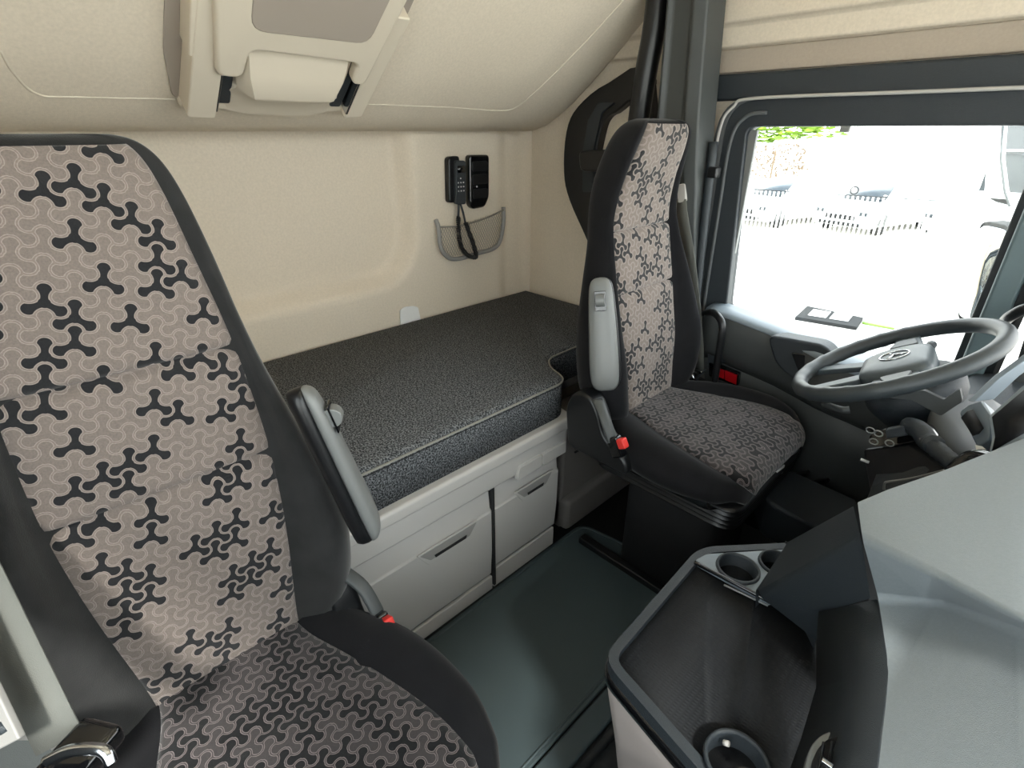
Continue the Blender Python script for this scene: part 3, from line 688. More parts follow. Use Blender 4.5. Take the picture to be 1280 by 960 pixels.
def armrest(root, p0, p1, sgn, wide=0):
    """folded-up armrest from top p0 to bottom p1 (local), face towards the aisle/front"""
    p0 = Vector(p0); p1 = Vector(p1); ax = (p1-p0).normalized(); L = (p1-p0).length
    out = Vector((.55, sgn*.85, 0)); out = (out-ax*out.dot(ax)).normalized(); sd_ = ax.cross(out).normalized()
    def sect(s, w_, t0, t1):
        c = p0+ax*s*L
        return [c-sd_*w_+out*t0, c-sd_*w_*.95+out*(t1*.7), c-sd_*w_*.6+out*t1, c+sd_*w_*.6+out*t1, c+sd_*w_*.95+out*(t1*.7), c+sd_*w_+out*t0]
    kw = 1.3 if wide else 1.0
    prof_ = [(0, .008, .002), (.02, .017, .012), (.06, .022, .018), (.15, .025, .021), (.5, .029, .024), (.8, .031, .026), (.93, .029, .024), (.98, .022, .016), (1, .012, .004)]
    MB().grid([sect(s, w_*kw, -.002, t) for s, w_, t in prof_], wrap=True, cap=True).build('armrest', 'silver', root, local=True, sub=1)
    MB().grid([[c-out*.0 for c in sect(s, w_*kw*1.1, -.028, .002)] for s, w_, t in prof_], wrap=True, cap=True).build('armrest_shell', 'black', root, local=True, sub=1)
    c = p0+ax*L*.20+out*.024
    k = MB().box(c+ax*.006, (.001, .001, .001)); 
    w1 = MB(); w1.prism([c-sd_*.014-ax*.024, c+sd_*.014-ax*.024, c+sd_*.014+ax*.024, c-sd_*.014+ax*.024], out*.003); w1.build('wheel_slot', 'gloss', root, local=True, bevel=.002)
    w2 = MB(); w2.cyl(c-sd_*.011-ax*.002, c+sd_*.011-ax*.002, .016, 24); w2.build('thumb_wheel', 'silver', root, local=True, bevel=.002)

ps = thing('passenger_chair', 'large printed passenger seat in the left foreground', 'seat', (-.765, .070, 0))
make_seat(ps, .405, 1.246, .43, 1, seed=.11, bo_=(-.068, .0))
armrest(ps, (.045, .188, .905), (.085, .245, .605), 1)
MB().box((.2, 0, .14), (.42, .40, .26)).build('plinth', 'black', ps, local=True, bevel=.02)

ds = thing('driver_chair', 'printed driver seat on black bellows facing the steering wheel', 'seat', (-.715, 1.25, 0))
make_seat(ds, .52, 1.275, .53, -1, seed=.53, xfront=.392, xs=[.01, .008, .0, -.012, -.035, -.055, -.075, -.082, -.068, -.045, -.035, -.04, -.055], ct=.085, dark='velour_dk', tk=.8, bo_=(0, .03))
armrest(ds, (-.045, -.215, .925), (.025, -.250, .650), -1, 1)
bl = MB(); rows = []
zz = .446
for k in range(5):
    for a, b in ((.0, .018), (.005, .001), (.008, .001), (.013, .018)):
        rows.append(rrect(.175, 0, .222-b-.003*k, .215-b-.004*k, .05, zz-k*.0165-a))
rows.reverse()
bl.grid(rows, wrap=True, cap=True); bl.build('bellows', 'black', ds, local=True)
MB().grid([rrect(.18, 0, .14, .13, .04, .02), rrect(.18, 0, .14, .13, .04, .37)], wrap=True, cap=True).build('pedestal', 'matte', ds, local=True)
for s_ in (-1, 1):
    MB().box((.19, s_*.15, .018), (.56, .03, .03)).build('slide_rail', 'black', ds, local=True, bevel=.004)
MB().cyl((.40, -.12, .05), (.47, -.12, .055), .010, 12).build('adjuster_lever', 'chrome', ds, local=True)
MB().prism([(.385, .03, .425), (.388, .07, .425), (.388, .07, .45), (.385, .03, .45)], (.004, 0, 0)).build('care_tag', 'whitem', ds, local=True)

# ---- seat belts
vb = thing('driver_seat_belt', 'grey webbing belt hanging behind the driver seat', 'seat belt', (-.79, 1.5, .5))
MB().prism(rnd([at(846, 231, y=1.49), at(856, 229, y=1.49), at(857, 252, y=1.49), at(847, 254, y=1.49)], .006, 4), (0, .012, 0)).build('belt_guide', 'grey', vb, bevel=.003)
MB().ribbon([at(851, 248, y=1.495), at(852, 262, y=1.49), at(862, 320, y=1.50), at(869, 380, y=1.52), at(873, 430, y=1.53), at(874, 470, y=1.53)], (.021, -.006, 0), .0016).build('webbing', 'belt', vb)
MB().ribbon([at(846, 262, y=1.52), at(853, 320, y=1.52), at(864, 400, y=1.53), at(868, 450, y=1.53)], (.016, -.01, 0), .0016).build('webbing', 'belt_d', vb)
MB().box(at(869, 463, y=1.50), (.05, .012, .010)).build('chrome_anchor', 'chrome', vb, bevel=.003)
MB().tube(cr([at(858, 462, y=1.49), at(866, 470, y=1.49), at(870, 484, y=1.49)], 5), .004, 8).build('anchor_hook', 'chrome', vb)
MB().tube(cr([at(882, 462, y=1.50), at(872, 472, y=1.50), at(866, 486, y=1.50)], 5), .004, 8).build('anchor_hook', 'dark', vb)

pb = thing('passenger_seat_belt', 'pale grey webbing belt crossing the lower left corner', 'seat belt', (-.42, -.2, .6))
def near(px, py, dep):
    d = FW*FPX+RT*(px-640)+UP*(480-py); return EYEP+d*(dep/FPX)
A0 = near(-30, 715, .56); A1 = near(75, 930, .54); wv = (near(35, 715, .56)-near(-25, 730, .56))*.36
dirv = (A1-A0)
A0 = A0-dirv*1.6
pts = [A0+(A1-A0)*t+Vector((0, 0, -.004))*math.sin(t*PI) for t in [i/10 for i in range(11)]]
half = (near(105, 925, .54)-near(47, 955, .54))*.5
MB().ribbon(pts, half, .0018).build('webbing', 'belt', pb)
B1 = near(12, 930, .50); B0 = B1-(A1-A0)*.8
MB().ribbon([B0, B0.lerp(B1, .5), B1], half*.55, .008).build('belt_stalk', 'grey_d', pb, bevel=.002)
MB().tube([B1-(A1-A0)*.03-half*.0, B1-(A1-A0)*.03-half*.0+Vector((.004, .004, .006))], .006, 12).build('rivet', 'dark', pb)
E2 = near(95, 950, .52)
MB().box(E2, (.05, .07, .025), Matrix.Rotation(.6, 3, 'Z')).build('buckle_anchor', 'gloss', pb, bevel=.008)
MB().tube(cr([near(58, 952, .50), near(90, 938, .50), near(128, 938, .50), near(140, 955, .50)], 5), .006, 8).build('anchor_loop', 'chrome', pb)
MB().prism(rnd([near(-20, 925, .58), near(60, 925, .58), near(90, 990, .58), near(-20, 1000, .58)], .02, 4), (-.01, -.02, -.03)).build('anchor_cover', 'pillar', pb, bevel=.006)

# ================================================================== FLOOR MATS
fm = thing('floor_mat', 'dark teal rubber mat covering the aisle floor', 'mat', (-.6, .6, 0))
mo = rnd([(-.845, -.30, .002), (-.43, -.30, .002), (-.44, .70, .002), (-.44, 1.235, .002), (-.86, 1.17, .002)], [.01, .01, .0, .05, .05], 5)
MB().prism(mo, (0, 0, .010)).build('mat_sheet', 'rubber', fm, bevel=.004)
MB().tube([p+Vector((0, 0, .010)) for p in inset(mo, .012)], .0035, 6, closed=True).build('raised_edge', 'rubber', fm)
kt = thing('kick_strip', 'dark rubber strip between the aisle mat and centre console', 'strip', (-.4, .6, 0))
MB().box((-.405, .45, .010), (.055, 1.5, .016)).build('strip', 'rubber', kt, bevel=.006)
MB().box((-.36, .45, .012), (.02, 1.5, .022)).build('strip', 'rubber_d', kt, bevel=.006)

# ================================================================== CENTRE CONSOLE
cc = thing('centre_console', 'centre console with black ribbed tray and pale taupe side', 'console', (-.1, .65, 0))
ZT = .500
rim_o = rnd([at(752, 822, z=ZT), at(868, 690, z=ZT), at(885, 683, z=ZT), at(990, 678, z=ZT), Vector((-.02, 1.02, ZT)), Vector((.30, 1.02, ZT)), Vector((.30, .30, ZT)), Vector((-.02, .30, ZT)), at(885, 975, z=ZT)], [.035, .02, .02, .02, .02, .02, .02, .02, .02], 5)
rim_i = inset(rim_o, -.016)
if (rim_i[10]-Vector((0, .65, ZT))).length > (rim_o[10]-Vector((0, .65, ZT))).length: rim_i = inset(rim_o, .016)
n_ = len(rim_o)
ring_prism(rim_o, rim_i, (0, 0, -.03)).build('tray_rim', 'dark', cc, bevel=.004)
MB().prism([p+Vector((0, 0, -.012)) for p in rim_i], (0, 0, -.012)).build('tray_mat', 'ribbed', cc)
sgn_i = -1 if (inset(rim_o, .01)[10]-Vector((0, .65, ZT))).length > (rim_o[10]-Vector((0, .65, ZT))).length else 1
rc_ = sum(rim_o, Vector())/len(rim_o)
def lvl(z, d): return [Vector((p.x+(rc_.x-p.x)*d*3, p.y+(rc_.y-p.y)*d*3, z)) for p in rim_o]
MB().grid([lvl(.0, .10), lvl(.12, .06), lvl(.30, .03), lvl(.42, .006), lvl(.455, .0), lvl(.470, .001)], wrap=True, cap=True).build('side_body', 'pinkgrey', cc)
MB().grid([lvl(.452, -.002), lvl(.456, -.004), lvl(.474, -.004), lvl(.478, .002)], wrap=True, cap=True).build('gloss_band', 'gloss', cc)
MB().tube(cr([at(792, 868, z=.478), at(800, 880, z=.474), at(803, 896, z=.462)], 4), .0022, 6).build('chrome_clip', 'chrome', cc)
# rear strip with cup holders
ct = MB(); ct.prism(rnd([at(868, 700, z=ZT+.002), at(884, 692, z=ZT+.002), at(985, 686, z=ZT+.002), at(1000, 740, z=ZT+.002), at(960, 752, z=ZT+.002)], .008, 3), (0, 0, -.012)); ct.build('cup_tray', 'lobby', cc, bevel=.003)
CUTS = []
def holder(c, r, name='cup_holder', par=cc, ring='dark', ztop=ZT+.004, sq=1.0):
    c = Vector(c); R_ = []
    for rr, z in [(r*1.16, ztop-.004), (r*1.14, ztop), (r*1.04, ztop+.001), (r, ztop-.004), (r*.97, ztop-.07), (r*.2, ztop-.072)]:
        R_.append([(c.x+rr*math.cos(a)*sq, c.y+rr*math.sin(a), z) for a in [2*PI*k/32 for k in range(32)]])
    o = MB().grid(R_, wrap=True).build(name, ring, par, solid=.001)
    CUTS.append(((c.x, c.y), r*1.05)); MB().cyl((c.x, c.y, ztop-.078), (c.x, c.y, ztop-.071), r*1.0, 32).build('cup_well', 'matte', par)
    return o
sb_parts = {o.name: o for o in cc.children}
holder(at(922, 712, z=ZT), .034, ztop=ZT+.006); holder(at(972, 706, z=ZT), .030, ztop=ZT+.006)
holder(at(920, 955, z=ZT), .036, ztop=ZT+.008)
def bore(o, cuts):
    tmp = []
    for (x, y), rr in cuts:
        k = MB().cyl((x, y, .40), (x, y, .60), rr, 32).build('bore', 'matte', smooth=False); tmp.append(k)
        q = o.modifiers.new('b', 'BOOLEAN'); q.object = k; q.operation = 'DIFFERENCE'; q.solver = 'EXACT'
    dg = bpy.context.evaluated_depsgraph_get(); dg.update()
    nm = bpy.data.meshes.new_from_object(o.evaluated_get(dg)); o.modifiers.clear(); o.data = nm
    for k in tmp: bpy.data.objects.remove(k, do_unlink=True)
for n_o in ('tray_mat', 'side_body', 'cup_tray'):
    bore(sb_parts[n_o], CUTS)
MB().tube([at(905, 928, z=ZT), at(905, 928, z=ZT)+Vector((.006, .0, .004))], .004, 8).build('cup_clip', 'grey', cc)
MB().tube(cr([at(868, 703, z=ZT+.004), at(905, 722, z=ZT+.004), at(962, 752, z=ZT+.004)], 4), .004, 6).build('chrome_line', 'gloss', cc)
MB().tube(cr([at(905, 731, z=ZT-.006), at(960, 757, z=ZT-.006)], 4), .0022, 6).build('chrome_line', 'silver', cc)

# ================================================================== DASHBOARD
db = thing('dashboard', 'grey grained dashboard sweeping across the lower right', 'dashboard', (.2, .7, .6))
def pz(px, py, z): return at(px, py, z=z)
def patch(name, m, pts, faces, th=.02, bv=.006, sub=0, par=db):
    mb = MB(); mb.add(pts, faces); o = mb.build(name, m, par, bevel=bv, seg=4, smooth=True); return o
# main hull: upper pad, shaded chamfer, lower pad, tray-side wall
a = [pz(1072, 628, .795), pz(1110, 612, .81), pz(1180, 588, .83), pz(1280, 548, .85), pz(1460, 470, .86),       # 0-4 rear edge of the upper pad
     pz(1078, 674, .79), pz(1180, 727, .812), pz(1280, 779, .835), pz(1480, 880, .85),                          # 5-8 crease
     pz(1098, 748, .705), pz(1168, 748, .72), pz(1282, 788, .79), pz(1480, 900, .81),                          # 9-12 under the chamfer
     pz(1112, 840, .690), pz(1098, 960, .675), pz(1090, 1060, .66),                                              # 13-15 left edge of the lower pad
     pz(1300, 1100, .72), pz(1500, 1100, .78)]
dm = MB(); dm.add(a, [(0, 1, 6, 5), (1, 2, 3, 7, 6), (3, 4, 8, 7), (5, 6, 10, 9), (6, 7, 11, 10), (7, 8, 12, 11), (9, 10, 13), (10, 11, 16, 15, 14, 13), (11, 12, 17, 16)])
# skirts: tray side wall, and downwards from the rear edge
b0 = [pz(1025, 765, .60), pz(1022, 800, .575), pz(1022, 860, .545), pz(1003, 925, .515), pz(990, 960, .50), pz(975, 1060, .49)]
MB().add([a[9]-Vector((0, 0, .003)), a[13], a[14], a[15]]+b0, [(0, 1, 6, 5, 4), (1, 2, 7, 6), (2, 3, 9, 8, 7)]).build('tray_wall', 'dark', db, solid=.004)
dn_ = Vector((.06, .0, -.30))
dn_ = Vector((.14, -.10, -.30)); MB().add([p+Vector((.004, -.003, -.008)) for p in a[:5]]+[p+dn_ for p in a[:5]], [(0, 5, 6, 1), (1, 6, 7, 2), (2, 7, 8, 3), (3, 8, 9, 4)]).build('underside', 'matte', db)
import bmesh
me = bpy.data.meshes.new('w'); 
o = dm.build('main_pad', 'dash', db, smooth=True)
bm = bmesh.new(); bm.from_mesh(o.data); bmesh.ops.remove_doubles(bm, verts=bm.verts, dist=.0005); bmesh.ops.recalc_face_normals(bm, faces=bm.faces)
if sum(f.normal.z for f in bm.faces) < 0: bmesh.ops.reverse_faces(bm, faces=bm.faces)
bm.to_mesh(o.data); bm.free()
q = o.modifiers.new('bevel', 'BEVEL'); q.width = .012; q.segments = 5; q.limit_method = 'ANGLE'; q.angle_limit = math.radians(8)
q = o.modifiers.new('wn', 'WEIGHTED_NORMAL')
# aisle-side block between tray and pad
bl = MB()
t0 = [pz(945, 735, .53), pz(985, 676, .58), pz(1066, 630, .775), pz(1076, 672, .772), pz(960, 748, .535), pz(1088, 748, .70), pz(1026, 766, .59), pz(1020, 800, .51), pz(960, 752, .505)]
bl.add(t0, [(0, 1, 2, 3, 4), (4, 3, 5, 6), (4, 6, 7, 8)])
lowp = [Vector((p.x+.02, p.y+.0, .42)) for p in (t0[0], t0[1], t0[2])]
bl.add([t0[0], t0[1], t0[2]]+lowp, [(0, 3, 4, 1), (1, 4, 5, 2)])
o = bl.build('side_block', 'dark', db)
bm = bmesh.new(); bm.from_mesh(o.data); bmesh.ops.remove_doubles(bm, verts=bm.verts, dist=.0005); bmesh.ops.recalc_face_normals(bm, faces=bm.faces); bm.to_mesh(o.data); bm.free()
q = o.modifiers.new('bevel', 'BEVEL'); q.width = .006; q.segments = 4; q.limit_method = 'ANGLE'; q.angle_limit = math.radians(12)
MB().tube([pz(982, 677, .583), pz(992, 690, .566), pz(1004, 714, .562)], .0018, 6).build('seam', 'matte', db)
# side air vent in the lower corner
vt = MB().prism(rnd([pz(1003, 975, .56), pz(1012, 932, .575), pz(1030, 914, .585), pz(1070, 908, .59), pz(1078, 925, .59), pz(1072, 985, .575)], .012, 4), (.0, .0, -.02)).build('air_vent', 'silver', db, bevel=.004)
MB().prism(rnd([pz(1012, 978, .578), pz(1019, 940, .59), pz(1033, 924, .60), pz(1066, 918, .605), pz(1070, 930, .605), pz(1064, 985, .59)], .008, 4), (0, 0, -.012)).build('vent_well', 'matte', vt)
for k in range(4):
    MB().tube([pz(1018+k*13, 985, .592), pz(1030+k*11, 928-k, .606)], .002, 5).build('louvre', 'black', vt)
MB().box(pz(1034, 955, .605), (.012, .006, .006)).build('vent_tab', 'chrome', vt, bevel=.001)

# black structure below the steering wheel
lb = thing('lower_fascia', 'black lower fascia and footwell lining under the steering wheel', 'panel', (.0, 1.2, 0))
MB().prism([(-.02, 1.0, 0), (.55, 1.0, 0), (.55, 1.60, 0), (-.05, 1.60, 0)], (0, 0, .52)).build('footwell_lining', 'matte', lb, bevel=.02)
rows = []
for i in range(13):
    y = 1.02+.57*i/12; b = .02*math.sin(PI*i/12)
    rows.append([(-.02, y, .46), (-.06-b, y, .50), (-.10-b, y, .58), (-.10-b, y, .66), (-.04-b, y, .73), (.06, y, .745), (.3, y, .76), (.3, y, .46)])
MB().grid(rows, wrap=True, cap=True).build('knee_panel', 'dark', lb)
MB().prism(rnd([(-.40, 1.40, .0), (-.18, 1.42, .0), (-.16, 1.05, .0), (-.22, 1.02, .0), (-.24, 1.25, .0)], .03, 4), (0, 0, .02)).build('floor_plate', 'black', lb)
# grey kick ledge between the seat and the dash
kl = thing('tunnel_ledge', 'dark grey sloping ledge between the driver seat and dashboard', 'panel', (-.25, 1.2, .2))
kk = MB(); kk.prism([at(950, 592, z=.36), at(990, 588, z=.33), at(1070, 622, z=.38), at(1090, 660, z=.38), at(1040, 668, z=.33), at(1005, 650, z=.30), at(960, 628, z=.31)], (0, 0, -.12)); kk.build('ledge', 'dark', kl, bevel=.012)
MB().tube([at(962, 640, z=.26), at(1022, 664, z=.26)], .004, 6).build('bright_edge', 'grey_d', kl)
for k, (px, py) in enumerate([(975, 590), (1000, 598)]):
    pd = MB().box(at(px, py, z=.30)+Vector((.05, .05, 0)), (.05, .07, .012), Matrix.Rotation(-.7, 3, 'Y')).build('pedal', 'black', lb, bevel=.004)

# ================================================================== STEERING
sw = thing('steering_wheel', 'dark grey steering wheel with padded hub in front of the driver window', 'steering wheel', (-.165, 1.25, .825))
SC_ = Vector((-.165, 1.25, .825)); tt = .528; wz = -.14
e1 = Vector((math.sin(wz), math.cos(wz), 0)); e2 = Vector((math.cos(tt)*math.cos(wz), -math.cos(tt)*math.sin(wz), math.sin(tt))); e3 = e2.cross(e1)
if e3.z < 0: e3 = -e3
SR = .176
def sp_(a, b, c=0): return SC_+e1*a+e2*b+e3*c
N2 = 96
ringp = [sp_(SR*math.cos(2*PI*k/N2), SR*math.sin(2*PI*k/N2)) for k in range(N2)]
MB().tube(ringp, [.0155+.0012*max(0, math.sin(2*PI*k/N2*24))*(1 if math.sin(2*PI*k/N2) < .3 else 0) for k in range(N2)], 14, closed=True).build('rim', 'rimm', sw)
# hub: rounded pad, low dome
hub_out = [(-.085, .045), (-.06, .066), (.06, .066), (.085, .045), (.088, -.015), (.06, -.06), (-.06, -.06), (-.088, -.015)]
hp_ = rnd([sp_(a, b, -.012) for a, b in hub_out], .03, 5)
ctr = sum(hp_, Vector())/len(hp_)
rows = [[p-e3*.035 for p in hp_], hp_, [p.lerp(ctr, .06)+e3*.010 for p in hp_], [p.lerp(ctr, .25)+e3*.016 for p in hp_], [p.lerp(ctr, .6)+e3*.019 for p in hp_]]
MB().grid(rows, wrap=True, cap=True).build('hub_pad', 'hub', sw)
em = MB(); em.tube([sp_(.026*math.cos(2*PI*k/32), .026*math.sin(2*PI*k/32)+.005, .008) for k in range(32)], .0016, 6, closed=True); 
for k in range(3):
    aa = PI/2+k*2*PI/3; em.tube([sp_(0, .005, .008), sp_(.025*math.cos(aa), .025*math.sin(aa)+.005, .008)], [.0035, .0008], 6)
em.build('emblem', 'chrome', sw)
for s_ in (-1, 1):
    for bb_ in (.030, ):
        pts_ = rnd([sp_(s_*.075, .048, -.008), sp_(s_*.168, .036, -.004), sp_(s_*.172, -.010, -.004), sp_(s_*.13, -.012, -.008), sp_(s_*.080, -.035, -.010)], .012, 4)
        k_ = MB().prism(pts_, -e3*.016).build('spoke', 'hub', sw, bevel=.005)
        MB().prism(rnd([sp_(s_*.088, .038, -.007), sp_(s_*.128, .032, -.006), sp_(s_*.130, -.004, -.006), sp_(s_*.092, -.016, -.008)], .008, 4), e3*.006).build('button_pad', 'rimm', k_, bevel=.002)
    pts_ = rnd([sp_(s_*.022, -.055, -.010), sp_(s_*.060, -.055, -.010), sp_(s_*.082, -.155, -.004), sp_(s_*.058, -.166, -.004)], .010, 4)
    MB().prism(pts_, -e3*.012).build('spoke', 'hub', sw, bevel=.004)

sc = thing('steering_column', 'dark shrouded steering column below the wheel', 'steering column', (-.1, 1.25, .7))
rows = []
for c, ra, rb in [(-.030, .085, .075), (-.045, .100, .088), (-.075, .098, .086), (-.11, .080, .070), (-.15, .055, .05), (-.26, .045, .045)]:
    rows.append([sp_(ra*math.cos(a_), rb*math.sin(a_), c)+Vector((.02, 0, 0)) for a_ in [2*PI*k/28 for k in range(28)]])
MB().grid(rows, wrap=True, cap=True).build('shroud', 'dark', sc)
MB().prism(rnd([at(1105, 497, y=1.12), at(1155, 488, y=1.12), at(1180, 500, y=1.12), at(1200, 486, y=1.12), at(1203, 502, y=1.12), at(1176, 520, y=1.12), at(1140, 500, y=1.12)], .004, 3), (0, .01, 0)).build('silver_trim', 'pillar', sc, bevel=.002)
st_ = MB().tube(cr([sp_(-.02, .0, -.06), sp_(.09, .03, -.045), sp_(.17, .05, -.035)], 5), .010, 10).build('indicator_stalk', 'dark', sc)
MB().tube(cr([at(1030, 505, y=1.15), at(1052, 512, y=1.12), at(1062, 512, y=1.12)], 4), [.007]*9, 8).build('stalk_switch', 'pillar', sc)

# big column cover between wheel and cluster
cvr = thing('column_cover', 'grey moulded shell between steering column and display cluster', 'cover', (0, 1.2, .7))
rows = []
top = [at(1175, 480, y=1.25), at(1190, 500, y=1.22), at(1215, 530, y=1.18), at(1245, 565, y=1.12)]
mid_ = [at(1168, 495, y=1.18), at(1170, 525, y=1.12), at(1192, 555, y=1.08), at(1225, 592, y=1.04)]
low_ = [at(1158, 520, y=1.14), at(1142, 545, y=1.10), at(1160, 575, y=1.05), at(1195, 610, y=1.02)]
bas = [p+Vector((.12, .05, -.10)) for p in low_]; ba2 = [p+Vector((.14, .10, -.02)) for p in top]
rws = list(zip(*[cr(r, 4) for r in (ba2, top, mid_, low_, bas)]))
MB().grid([list(r) for r in rws], wrap=True, cap=True).build('shell', 'pillar', cvr, sub=1)

# instrument cluster
ic = thing('display_cluster', 'tilted instrument display with pale frame right of the steering wheel', 'display', (.05, 1.0, .8))
cp_ = (at(1260, 520, y=1.02), (-.62, -.55, .56)); cn_ = Vector(cp_[1]).normalized()
cq = [(1236, 520), (1290, 472), (1420, 400), (1420, 500), (1290, 542), (1235, 572), (1240, 548)]
cl = [at(a_, b_, plane=cp_) for a_, b_ in cq]
MB().prism(rnd(cl, .006, 3), -cn_*.03).build('cluster_frame', 'lobby', ic, bevel=.003)
cs = [(1241, 522), (1292, 479), (1412, 410), (1412, 492), (1290, 536), (1241, 564), (1245, 547)]
MB().prism([at(a_, b_, plane=cp_)+cn_*.002 for a_, b_ in cs], -cn_*.01).build('screen', 'screen', ic)
MB().prism(rnd([at(1198, 515, y=1.10), at(1212, 505, y=1.12), at(1228, 500, y=1.12), at(1240, 520, y=1.04), at(1236, 548, y=1.03), at(1222, 560, y=1.04)], .005, 3), (.02, .02, -.02)).build('bezel', 'lobby', ic, bevel=.004)
MB().prism([at(1201, 522, y=1.09), at(1209, 514, y=1.09), at(1222, 538, y=1.03), at(1216, 545, y=1.03)], (.006, .006, .004)).build('inset', 'matte', ic)
MB().prism([at(1219, 556, y=1.00), at(1228, 558, y=1.00), at(1230, 575, y=1.00), at(1222, 577, y=1.00)], (.01, .01, -.01)).build('pale_tab', 'whitem', ic)
MB().ribbon([at(1226, 500, y=1.20), at(1258, 470, y=1.25), at(1300, 440, y=1.3)], (.012, .02, 0), .012).build('upper_rail', 'lobby', ic, bevel=.002)
# door-side corner panel with pressed emblem shape
tag(MB().prism(rnd([at(1185, 495, y=1.45), at(1215, 505, y=1.42), at(1240, 492, y=1.45), at(1200, 470, y=1.55)], .01, 3), (.02, .02, -.03)).build('corner_speaker_panel', 'dark', bevel=.004), 'small grey corner panel at the base of the windscreen pillar', 'panel')

# ignition keys, stalk box and the flexible lever arm
ks = thing('gear_selector', 'black control cluster with ribbed lever below the steering wheel', 'control unit', (-.1, 1.08, .68))
MB().prism(rnd([at(1085, 545, y=1.08), at(1108, 535, y=1.08), at(1145, 530, y=1.08), at(1160, 548, y=1.06), at(1125, 556, y=1.06), at(1090, 558, y=1.06)], .008, 3), (.02, .05, -.01)).build('control_box', 'gloss', ks, bevel=.004)
MB().prism([at(1106, 538, y=1.05), at(1132, 533, y=1.05), at(1134, 545, y=1.05), at(1108, 549, y=1.05)], (.002, .01, .004)).build('panel_top', 'dark', ks, bevel=.002)
MB().tube(cr([at(1135, 532, y=1.07), at(1150, 538, y=1.05), at(1160, 552, y=1.03), at(1168, 556, y=1.0)], 5), [.016]*16, 10).build('knuckle', 'dark', ks)
MB().tube(cr([at(1160, 552, y=1.02), at(1175, 565, y=.99), at(1194, 582, y=.96)], 6), [.013, .0145]*6+[.013], 12).build('ribbed_lever', 'dark', ks)
MB().tube(cr([at(1150, 548, y=1.02), at(1157, 558, y=1.0), at(1186, 583, y=.955)], 6), .0016, 6).build('bright_edge', 'grey_d', ks)
MB().prism([at(1075, 560, y=1.08), at(1140, 552, y=1.08), at(1185, 585, y=1.0), at(1160, 615, y=1.0), at(1085, 615, y=1.08)], (.05, .06, -.02)).build('housing', 'black', ks, bevel=.01)
for (px, py) in ((1088, 538), (1098, 542), (1092, 552), (1112, 554)):
    c0 = at(px, py, y=1.03)
    MB().tube([c0+Vector((.0065*math.cos(a_), 0, .0055*math.sin(a_))) for a_ in [2*PI*k/14 for k in range(14)]], .0012, 6, closed=True).build('key_ring', 'silver', ks)
MB().box(at(1081, 576, y=1.06), (.014, .004, .004)).build('white_mark', 'print', ks)
MB().tube(cr([at(1105, 612, y=.98), at(1106, 604, y=.98), at(1112, 602, y=.98), at(1140, 598, y=.98), at(1180, 588, y=.97)], 5), .002, 6).build('edge_wire', 'silver', ks)
MB().tube(cr([at(1192, 590, y=.95), at(1215, 572, y=.96), at(1240, 575, y=.94), at(1270, 590, y=.9)], 5), .012, 8).build('cable', 'gloss', ks)

# A-pillar grab handle
tag(MB().tube(cr([at(1256, 402, y=1.50), at(1262, 396, y=1.46), at(1282, 386, y=1.44), at(1310, 384, y=1.45), at(1335, 395, y=1.50)], 6), .011, 10).build('pillar_grab_handle', 'black'), 'black curved grab handle at the windscreen pillar', 'handle')

# ================================================================== OUTSIDE
GZ = -1.70
struct(MB().box((-10, 42, GZ-.05), (120, 120, .1)).build('ground', 'asphalt'))
struct(MB().box((-10, -60, GZ-.05), (120, 84, .1)).build('ground_beyond', 'asphalt'))
# exterior mirror
em = thing('door_mirror', 'white tilted door mirror outside the driver window', 'mirror', (-.14, 2.0, .7))
mo = [at(1227, 275, y=2.0), at(1264, 283, y=2.0), at(1240, 352, y=2.0), at(1216, 405, y=2.0), at(1196, 400, y=2.0), at(1205, 345, y=2.0)]
ctr = sum(mo, Vector())/len(mo)
mn = Vector((-.9, -1.0, .12)).normalized(); mc = ctr+Vector((0, -.05, 0))
def onm(p):
    d = p-EYEP; return EYEP+d*((mc-EYEP).dot(mn)/d.dot(mn))
MB().prism([onm(p) for p in rnd(mo, .02, 5)], (.03, .06, 0)).build('mirror_housing', 'tyre', em, bevel=.003)
mc = mc+mn*.004
MB().prism([onm(p.lerp(ctr, .08)) for p in rnd(mo, .02, 5)], -mn*.005).build('mirror_glass', 'mirror', em)
MB().tube([at(1225, 385, y=1.95), at(1215, 430, y=1.8), at(1205, 455, y=1.66)], .012, 8).build('mirror_arm', 'dark', em)

